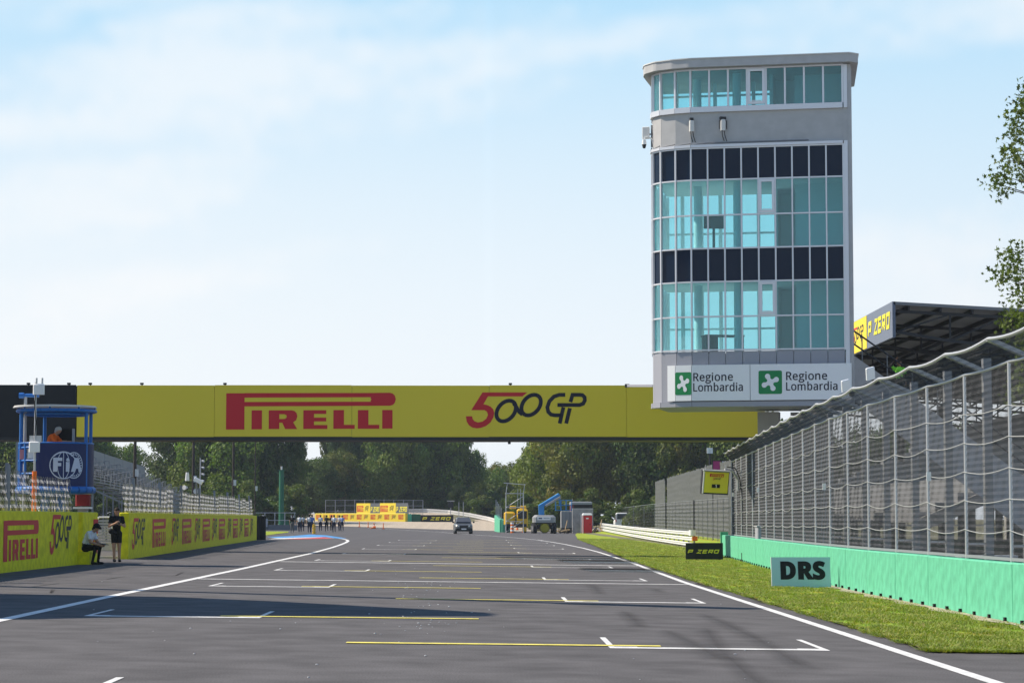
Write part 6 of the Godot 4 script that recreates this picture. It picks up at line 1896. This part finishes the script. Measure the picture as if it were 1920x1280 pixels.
# ---------------------------------------------------------------- trees
func trees() -> void:
	for k in ["broad", "dark", "poplar", "bush", "autumn"]: crowns[k] = []
	for i in 4: crowns.broad.append(crown_shape(100 + i, Vector3.ONE, 9000, 0.062, Color(0.13, 0.185, 0.03), 30))
	for i in 4: crowns.dark.append(crown_shape(200 + i, Vector3.ONE, 9000, 0.062, Color(0.07, 0.105, 0.026), 34))
	for i in 3: crowns.poplar.append(crown_shape(300 + i, Vector3.ONE, 6500, 0.085, Color(0.12, 0.15, 0.045), 26, 0.6))
	for i in 3: crowns.bush.append(crown_shape(400 + i, Vector3.ONE, 3600, 0.095, Color(0.10, 0.14, 0.03), 12))
	for i in 3: crowns.autumn.append(crown_shape(500 + i, Vector3.ONE, 9000, 0.062, Color(0.14, 0.15, 0.03), 28))
	for i in 3: trunks.append(trunk_shape(1.0, 0.035, 40 + i).done())
	for t in trunks: pass
	var lab := {"broad": "mid green broadleaf tree", "dark": "dark green dense tree", "poplar": "slender upright poplar", "autumn": "olive tinted broadleaf tree", "bush": "low green bush"}
	var spot := func(px: float) -> String:
		if px < 330: return " behind the empty bleachers"
		if px < 600: return " behind the green camera column and its low fence"
		if px < 960: return " behind the yellow barrier and the gravel trap"
		if px < 1140: return " behind the boom lift and the work site"
		return " behind the guard rail and tall sheet fence"
	# [pixel column, distance, height, crown width, kind]
	var list := []
	for px in range(-60, 170, 42): list.append([px, 330 + (px % 3) * 9, 15.5, 11.0, "dark" if px % 4 else "broad"])
	for e in [[185, 400, 15.0, 9.0, "broad"], [225, 405, 14.5, 9.0, "broad"], [258, 410, 12.0, 7.0, "dark"], [308, 390, 11.0, 8.0, "broad"], [335, 360, 16.0, 10.0, "dark"], [372, 350, 17.5, 10.5, "broad"], [405, 365, 18.0, 10.0, "dark"], [440, 345, 17.0, 11.0, "broad"], [478, 350, 18.0, 11.0, "dark"], [496, 355, 18.0, 9.0, "dark"], [524, 350, 17.0, 7.5, "dark"], [552, 362, 14.0, 4.5, "dark"], [590, 400, 10.0, 7.0, "dark"],
			[620, 415, 18.5, 3.6, "poplar"], [638, 418, 19.0, 4.5, "poplar"], [656, 420, 19.0, 5.0, "poplar"], [668, 430, 17.5, 8.0, "dark"], [690, 425, 19.0, 9.0, "dark"], [640, 408, 11.0, 8.0, "autumn"], [600, 405, 10.0, 9.0, "dark"], [570, 402, 10.0, 9.0, "dark"],
			[722, 412, 17.0, 9.5, "broad"], [748, 410, 18.5, 10.5, "broad"], [712, 408, 10.5, 7.5, "broad"], [790, 415, 19.0, 11.0, "broad"], [828, 418, 18.5, 11.0, "dark"], [850, 415, 18.5, 9.0, "broad"], [866, 418, 17.0, 7.0, "dark"], [893, 425, 12.0, 4.5, "broad"], [925, 440, 10.0, 8.0, "broad"], [945, 445, 11.0, 8.0, "autumn"],
			[1002, 375, 14.0, 7.5, "broad"], [1025, 352, 16.0, 8.5, "autumn"], [1035, 340, 17.0, 10.0, "broad"], [1072, 330, 16.5, 10.5, "autumn"], [1108, 335, 17.0, 10.0, "dark"], [1142, 330, 16.5, 10.0, "autumn"], [1178, 335, 17.0, 10.0, "autumn"], [1215, 325, 16.5, 10.0, "dark"], [1255, 330, 17.0, 10.5, "dark"], [1295, 320, 16.5, 10.0, "autumn"], [1335, 325, 16.5, 10.0, "dark"], [1375, 320, 16.0, 10.0, "broad"], [1420, 320, 16.0, 10.0, "dark"], [1470, 325, 16.0, 10.0, "broad"], [1540, 330, 15.0, 10.0, "dark"], [1620, 330, 15.0, 10.0, "dark"], [1700, 330, 15.0, 11.0, "broad"], [1790, 330, 15.0, 11.0, "dark"], [1880, 330, 15.0, 11.0, "broad"], [1970, 330, 15.0, 11.0, "dark"]]:
		list.append(e)
	for px in range(-30, 500, 38): list.append([px, 440 + (px % 5) * 3, 9.5 if px > 160 and px < 330 else 17.0, 11.0, "dark"])
	for px in range(665, 850, 40): list.append([px, 455, 17.0, 11.0, "dark"])
	for px in range(560, 1000, 26): list.append([px, 470, 9.0, 9.0, "dark"])
	for px in range(1040, 1400, 40): list.append([px, 390, 17.5, 11.5, "dark"])
	for e in list:
		var d: float = e[1]
		tree(e[4], ("tall " if e[2] > 15.5 else "shorter ") + lab[e[4]] + spot.call(e[0]), P(e[0] + rng.randf_range(-4, 4), 900, d).x, d, e[2] * rng.randf_range(0.95, 1.05), e[3] * rng.randf_range(0.95, 1.15), e[4] + " trees of the wood")
	for px in range(-40, 1400, 22):
		if px > 880 and px < 955: continue
		var d := 322.0 if px < 560 else (408.0 if px < 900 else 312.0)
		if px > 960: d = 308 + rng.randf() * 10
		tree("bush", lab.bush + spot.call(px), P(px + rng.randf_range(-6, 6), 950, d).x, d + rng.randf_range(0, 6), rng.randf_range(3.0, 6.5), rng.randf_range(5, 7.5), "bushes at the edge of the wood", 0.0)
	for px in range(540, 990, 20):
		tree("bush", "large rounded bush in the second row" + spot.call(px), P(px, 950, 425).x, 425 + rng.randf_range(0, 8), rng.randf_range(5.0, 7.5), rng.randf_range(6.5, 8.5), "bushes at the edge of the wood", -0.1)
	for e in [[905, 396, 4.0, 5.0], [858, 404, 5.2, 5.5], [882, 402, 4.0, 5.0], [936, 392, 2.6, 4.5], [1195, 292, 5.0, 5.0], [1225, 290, 4.5, 5.0]]:
		tree("bush", "lone pale green bush above the guard rail", P(e[0], 950, e[1]).x, e[1], e[2], e[3], "bushes behind the guard rails", 0.0)
	# plane tree whose branches hang into the picture from the right
	var r := RandomNumberGenerator.new()
	r.seed = 77
	var d0 := 72.0
	var T := thing("plane_tree", "large plane tree with lobed leaves hanging over the grandstand end", "tree", gp(P(2130, 900, d0).x, d0, -0.1))
	var root: Vector3 = T.position
	var tb := MB.new()
	tb.tube(Vector3.ZERO, Vector3(0.1, 5, 0), 0.38, 0.3, 12, false).tube(Vector3(0.1, 5, 0), Vector3(-0.1, 11, 0.2), 0.3, 0.18, 10, false).tube(Vector3(-0.1, 11, 0.2), Vector3(0, 17, 0), 0.18, 0.05, 8, false)
	var lb := MB.new()
	lb.tinted = true
	var tips := []
	for e in [[1868, 345], [1880, 330], [1886, 300], [1892, 275], [1905, 240], [1900, 215], [1912, 190], [1925, 170], [1900, 265], [1915, 300], [1930, 330], [1880, 352], [1912, 318], [1935, 250], [1950, 200], [1925, 215],
			[1890, 470], [1903, 485], [1885, 500], [1876, 520], [1900, 530], [1915, 510], [1925, 540], [1905, 570], [1892, 590], [1920, 600], [1905, 625], [1930, 640], [1915, 665], [1890, 610], [1940, 570], [1935, 480], [1910, 700], [1925, 730], [1900, 740]]:
		tips.append(P(e[0] + 4, e[1], d0 + r.randf_range(-1.6, 1.6)) - root)
	for i in 120:
		var a := r.randf() * TAU
		var yy := r.randf_range(3.5, 18.0)
		var rr := r.randf_range(0.6, 4.2) * (1.0 - absf(yy - 10.0) / 13.0)
		var q := Vector3(cos(a) * rr, yy, sin(a) * rr)
		if q.x > -3.0: tips.append(q)
	for q in tips:
		var from := Vector3(0, clampf(q.y - 1.8, 3.0, 16.0), 0)
		var mid: Vector3 = from.lerp(q, 0.55) + Vector3(0, 0.3, 0)
		tb.tube(from, mid, 0.07, 0.035, 5, false).tube(mid, q, 0.035, 0.008, 5, false)
		for k in 64:
			var p: Vector3 = q + Vector3(r.randfn(0, 0.2), r.randfn(0, 0.22), r.randfn(0, 0.25))
			var nn := Vector3(r.randfn(), r.randfn() + 0.5, r.randfn()).normalized()
			var x := nn.cross(Vector3(r.randfn(), r.randfn(), r.randfn())).normalized()
			var y := nn.cross(x)
			var s := r.randf_range(0.06, 0.115)
			var tone := r.randf_range(0.65, 1.35)
			lb.tint = Color(0.09 * tone, 0.125 * tone, 0.022 * tone)
			var c: Vector3 = p
			var lobes := [[0.0, 1.0], [0.45, 0.45], [1.1, 1.0], [1.6, 0.45], [2.3, 0.8], [PI, 0.25], [-2.3, 0.8], [-1.6, 0.45], [-1.1, 1.0], [-0.45, 0.45]]
			for m in 10:
				var a0: Array = lobes[m]; var a1: Array = lobes[(m + 1) % 10]
				lb.tri(c, c + (y * cos(a0[0]) + x * sin(a0[0])) * s * a0[1], c + (y * cos(a1[0]) + x * sin(a1[0])) * s * a1[1])
	obj("trunk", tb, M.bark, T)
	obj("crown", lb, M.leaf, T)

# ---------------------------------------------------------------- people
func people() -> void:
	var skin := Color(0.42, 0.25, 0.17); var dark := Color(0.012, 0.012, 0.014); var navy := Color(0.015, 0.018, 0.04)
	var white := Color(0.62, 0.64, 0.7); var blue := Color(0.12, 0.2, 0.48); var hair := Color(0.03, 0.02, 0.015)
	# woman looking at her phone
	var pose := {"el": Vector3(0.25, 1.16, 0.04), "er": Vector3(-0.25, 1.16, 0.04), "wl": Vector3(0.08, 1.22, 0.25), "wr": Vector3(-0.08, 1.25, 0.26), "head": Vector3(0.0, 1.63, 0.05), "face": Vector3(0, -0.3, 0.95).normalized(), "shorts": true, "kl": Vector3(0.09, 0.5, 0.03), "al": Vector3(0.1, 0.09, 0.02), "kr": Vector3(-0.08, 0.5, 0.02), "ar": Vector3(-0.06, 0.09, -0.02)}
	var bag := [[Vector3(-0.2, 1.0, 0.12), Vector3(-0.12, 0.95, 0.16), 0.09, 0.08, 3], [Vector3(0, 1.55, -0.1), Vector3(0, 1.45, -0.12), 0.05, 0.035, 1]]
	var g := G(217, 1053.5)
	person("woman in black shirt and shorts standing with a phone at the wall gap", g, 0.35, figure(pose, [skin, hair, dark, dark, dark, skin], 0.02, true, bag))
	var ph := obj("phone", MB.new().soft(Transform3D(Basis(Vector3.RIGHT, -0.7), g + Basis(Vector3.UP, 0.35) * Vector3(0, 1.27, 0.36)), Vector3(0.075, 0.15, 0.01), 0.003), M.black)
	tag(ph, "dark phone held in both hands by the standing woman", "phone")
	# man sitting on the ledge with a tablet
	pose = {"pel": Vector3(0, 0.5, 0), "waist": Vector3(0, 0.66, 0.03), "chest": Vector3(0, 0.86, 0.13), "neck": Vector3(0, 1.0, 0.24), "head": Vector3(0, 1.1, 0.34), "face": Vector3(0, -0.55, 0.83), "sl": Vector3(0.18, 0.95, 0.18), "sr": Vector3(-0.18, 0.95, 0.18), "el": Vector3(0.22, 0.68, 0.28), "er": Vector3(-0.22, 0.68, 0.28), "wl": Vector3(0.1, 0.6, 0.5), "wr": Vector3(-0.1, 0.6, 0.5),
		"hl": Vector3(0.1, 0.5, 0.02), "hr": Vector3(-0.1, 0.5, 0.02), "kl": Vector3(0.12, 0.53, 0.42), "kr": Vector3(-0.12, 0.53, 0.4), "al": Vector3(0.12, 0.09, 0.36), "ar": Vector3(-0.13, 0.09, 0.3)}
	var cap := [[Vector3(0, 1.17, 0.36), Vector3(0, 1.16, 0.37), 0.1, 0.1, 1], [Vector3(0, 1.14, 0.44), Vector3(0, 1.1, 0.5), 0.05, 0.035, 1]]
	var mp := Vector3(-12.24, gy(-12.2, 74.8), -72.9)
	person("man in white shirt and dark cap sitting on the wall ledge", mp, 1.25, figure(pose, [skin, dark, white, dark, dark, skin], 0.02, true, cap))
	var tb := obj("tablet", MB.new().soft(Transform3D(Basis(Vector3.UP, 1.25) * Basis(Vector3.RIGHT, 0.2), mp + Basis(Vector3.UP, 1.25) * Vector3(0, 0.62, 0.64)), Vector3(0.26, 0.012, 0.19), 0.004), M.black)
	tag(tb, "dark tablet held on the sitting man's knees", "tablet")
	# marshal bending over in the blue platform
	var c := P(84, 830, 72.5)
	pose = {"chest": Vector3(0, 1.3, 0.1), "neck": Vector3(0, 1.43, 0.2), "head": Vector3(0, 1.54, 0.28), "face": Vector3(0, -0.4, 0.9), "sl": Vector3(0.18, 1.36, 0.14), "sr": Vector3(-0.18, 1.36, 0.14), "el": Vector3(0.24, 1.18, 0.32), "er": Vector3(-0.24, 1.18, 0.3), "wl": Vector3(0.15, 1.2, 0.55), "wr": Vector3(-0.15, 1.2, 0.5)}
	var og := Color(0.75, 0.13, 0.02)
	person("marshal in orange overalls leaning over the rim of the blue platform", Vector3(c.x, P(113, 914, 72.5).y + 0.22, c.z - 0.75), 1.3, figure(pose, [skin, Color(0.4, 0.4, 0.4), og, og, dark, og], 0.025))
	# vest man on the outside stair
	pose = {"er": Vector3(-0.3, 1.55, 0.05), "wr": Vector3(-0.12, 1.78, 0.08)}
	var lime := Color(0.25, 0.75, 0.06)
	var v := P(1687, 700, 90.4)
	person("man in lime vest standing on the concrete stair with one arm raised", Vector3(v.x, v.y - 1.25, v.z), -0.3, figure(pose, [Color(0.3, 0.17, 0.11), hair, lime, dark, dark, dark], 0.03))
	# group walking on the far track
	var shapes := {}
	for e in [[547.5, 999.5, "black", "grey", 0], [561, 998, "white", "navy", 1], [567, 997.5, "pale", "navy", 0], [579.5, 999, "white", "navy", 1], [584.5, 999, "blue", "navy", 0], [600.5, 996.5, "white", "navy", 1], [612, 996.5, "black", "black", 0], [621, 995.5, "black", "black", 1], [626, 998.5, "white", "navy", 0], [636, 995.5, "pale", "navy", 1], [641, 996, "blue_white", "navy", 0]]:
		var key: String = e[2] + e[3] + str(e[4])
		if not shapes.has(key):
			var top: Color = {"black": dark, "white": white, "pale": Color(0.5, 0.5, 0.52), "blue": blue, "blue_white": Color(0.25, 0.33, 0.6)}[e[2]]
			var bot: Color = {"grey": Color(0.12, 0.12, 0.12), "navy": navy, "black": dark}[e[3]]
			var s := 1.0 if e[4] else -1.0
			pose = {"kl": Vector3(0.09, 0.5, 0.1 * s), "kr": Vector3(-0.09, 0.5, -0.04 * s), "al": Vector3(0.09, 0.1, 0.16 * s), "ar": Vector3(-0.09, 0.12, -0.2 * s), "wl": Vector3(0.26, 0.9, -0.1 * s), "wr": Vector3(-0.26, 0.9, 0.16 * s)}
			shapes[key] = figure(pose, [skin, hair, top, bot, Color(0.3, 0.3, 0.3), skin], 0.034)
		var q := G(e[0], e[1] + 0.6)
		var lb: String = {"black": "person in black top", "white": "person in white shirt", "pale": "person in pale shirt and cap", "blue": "person in bright blue shirt", "blue_white": "person in light blue shirt"}[e[2]] + {"grey": " and grey trousers walking at the edge of the group", "navy": " and navy trousers walking in the group", "black": " and black trousers walking in the group"}[e[3]]
		person(lb, q, PI + rng.randf_range(-0.2, 0.2), shapes[key], "group walking on the far track")
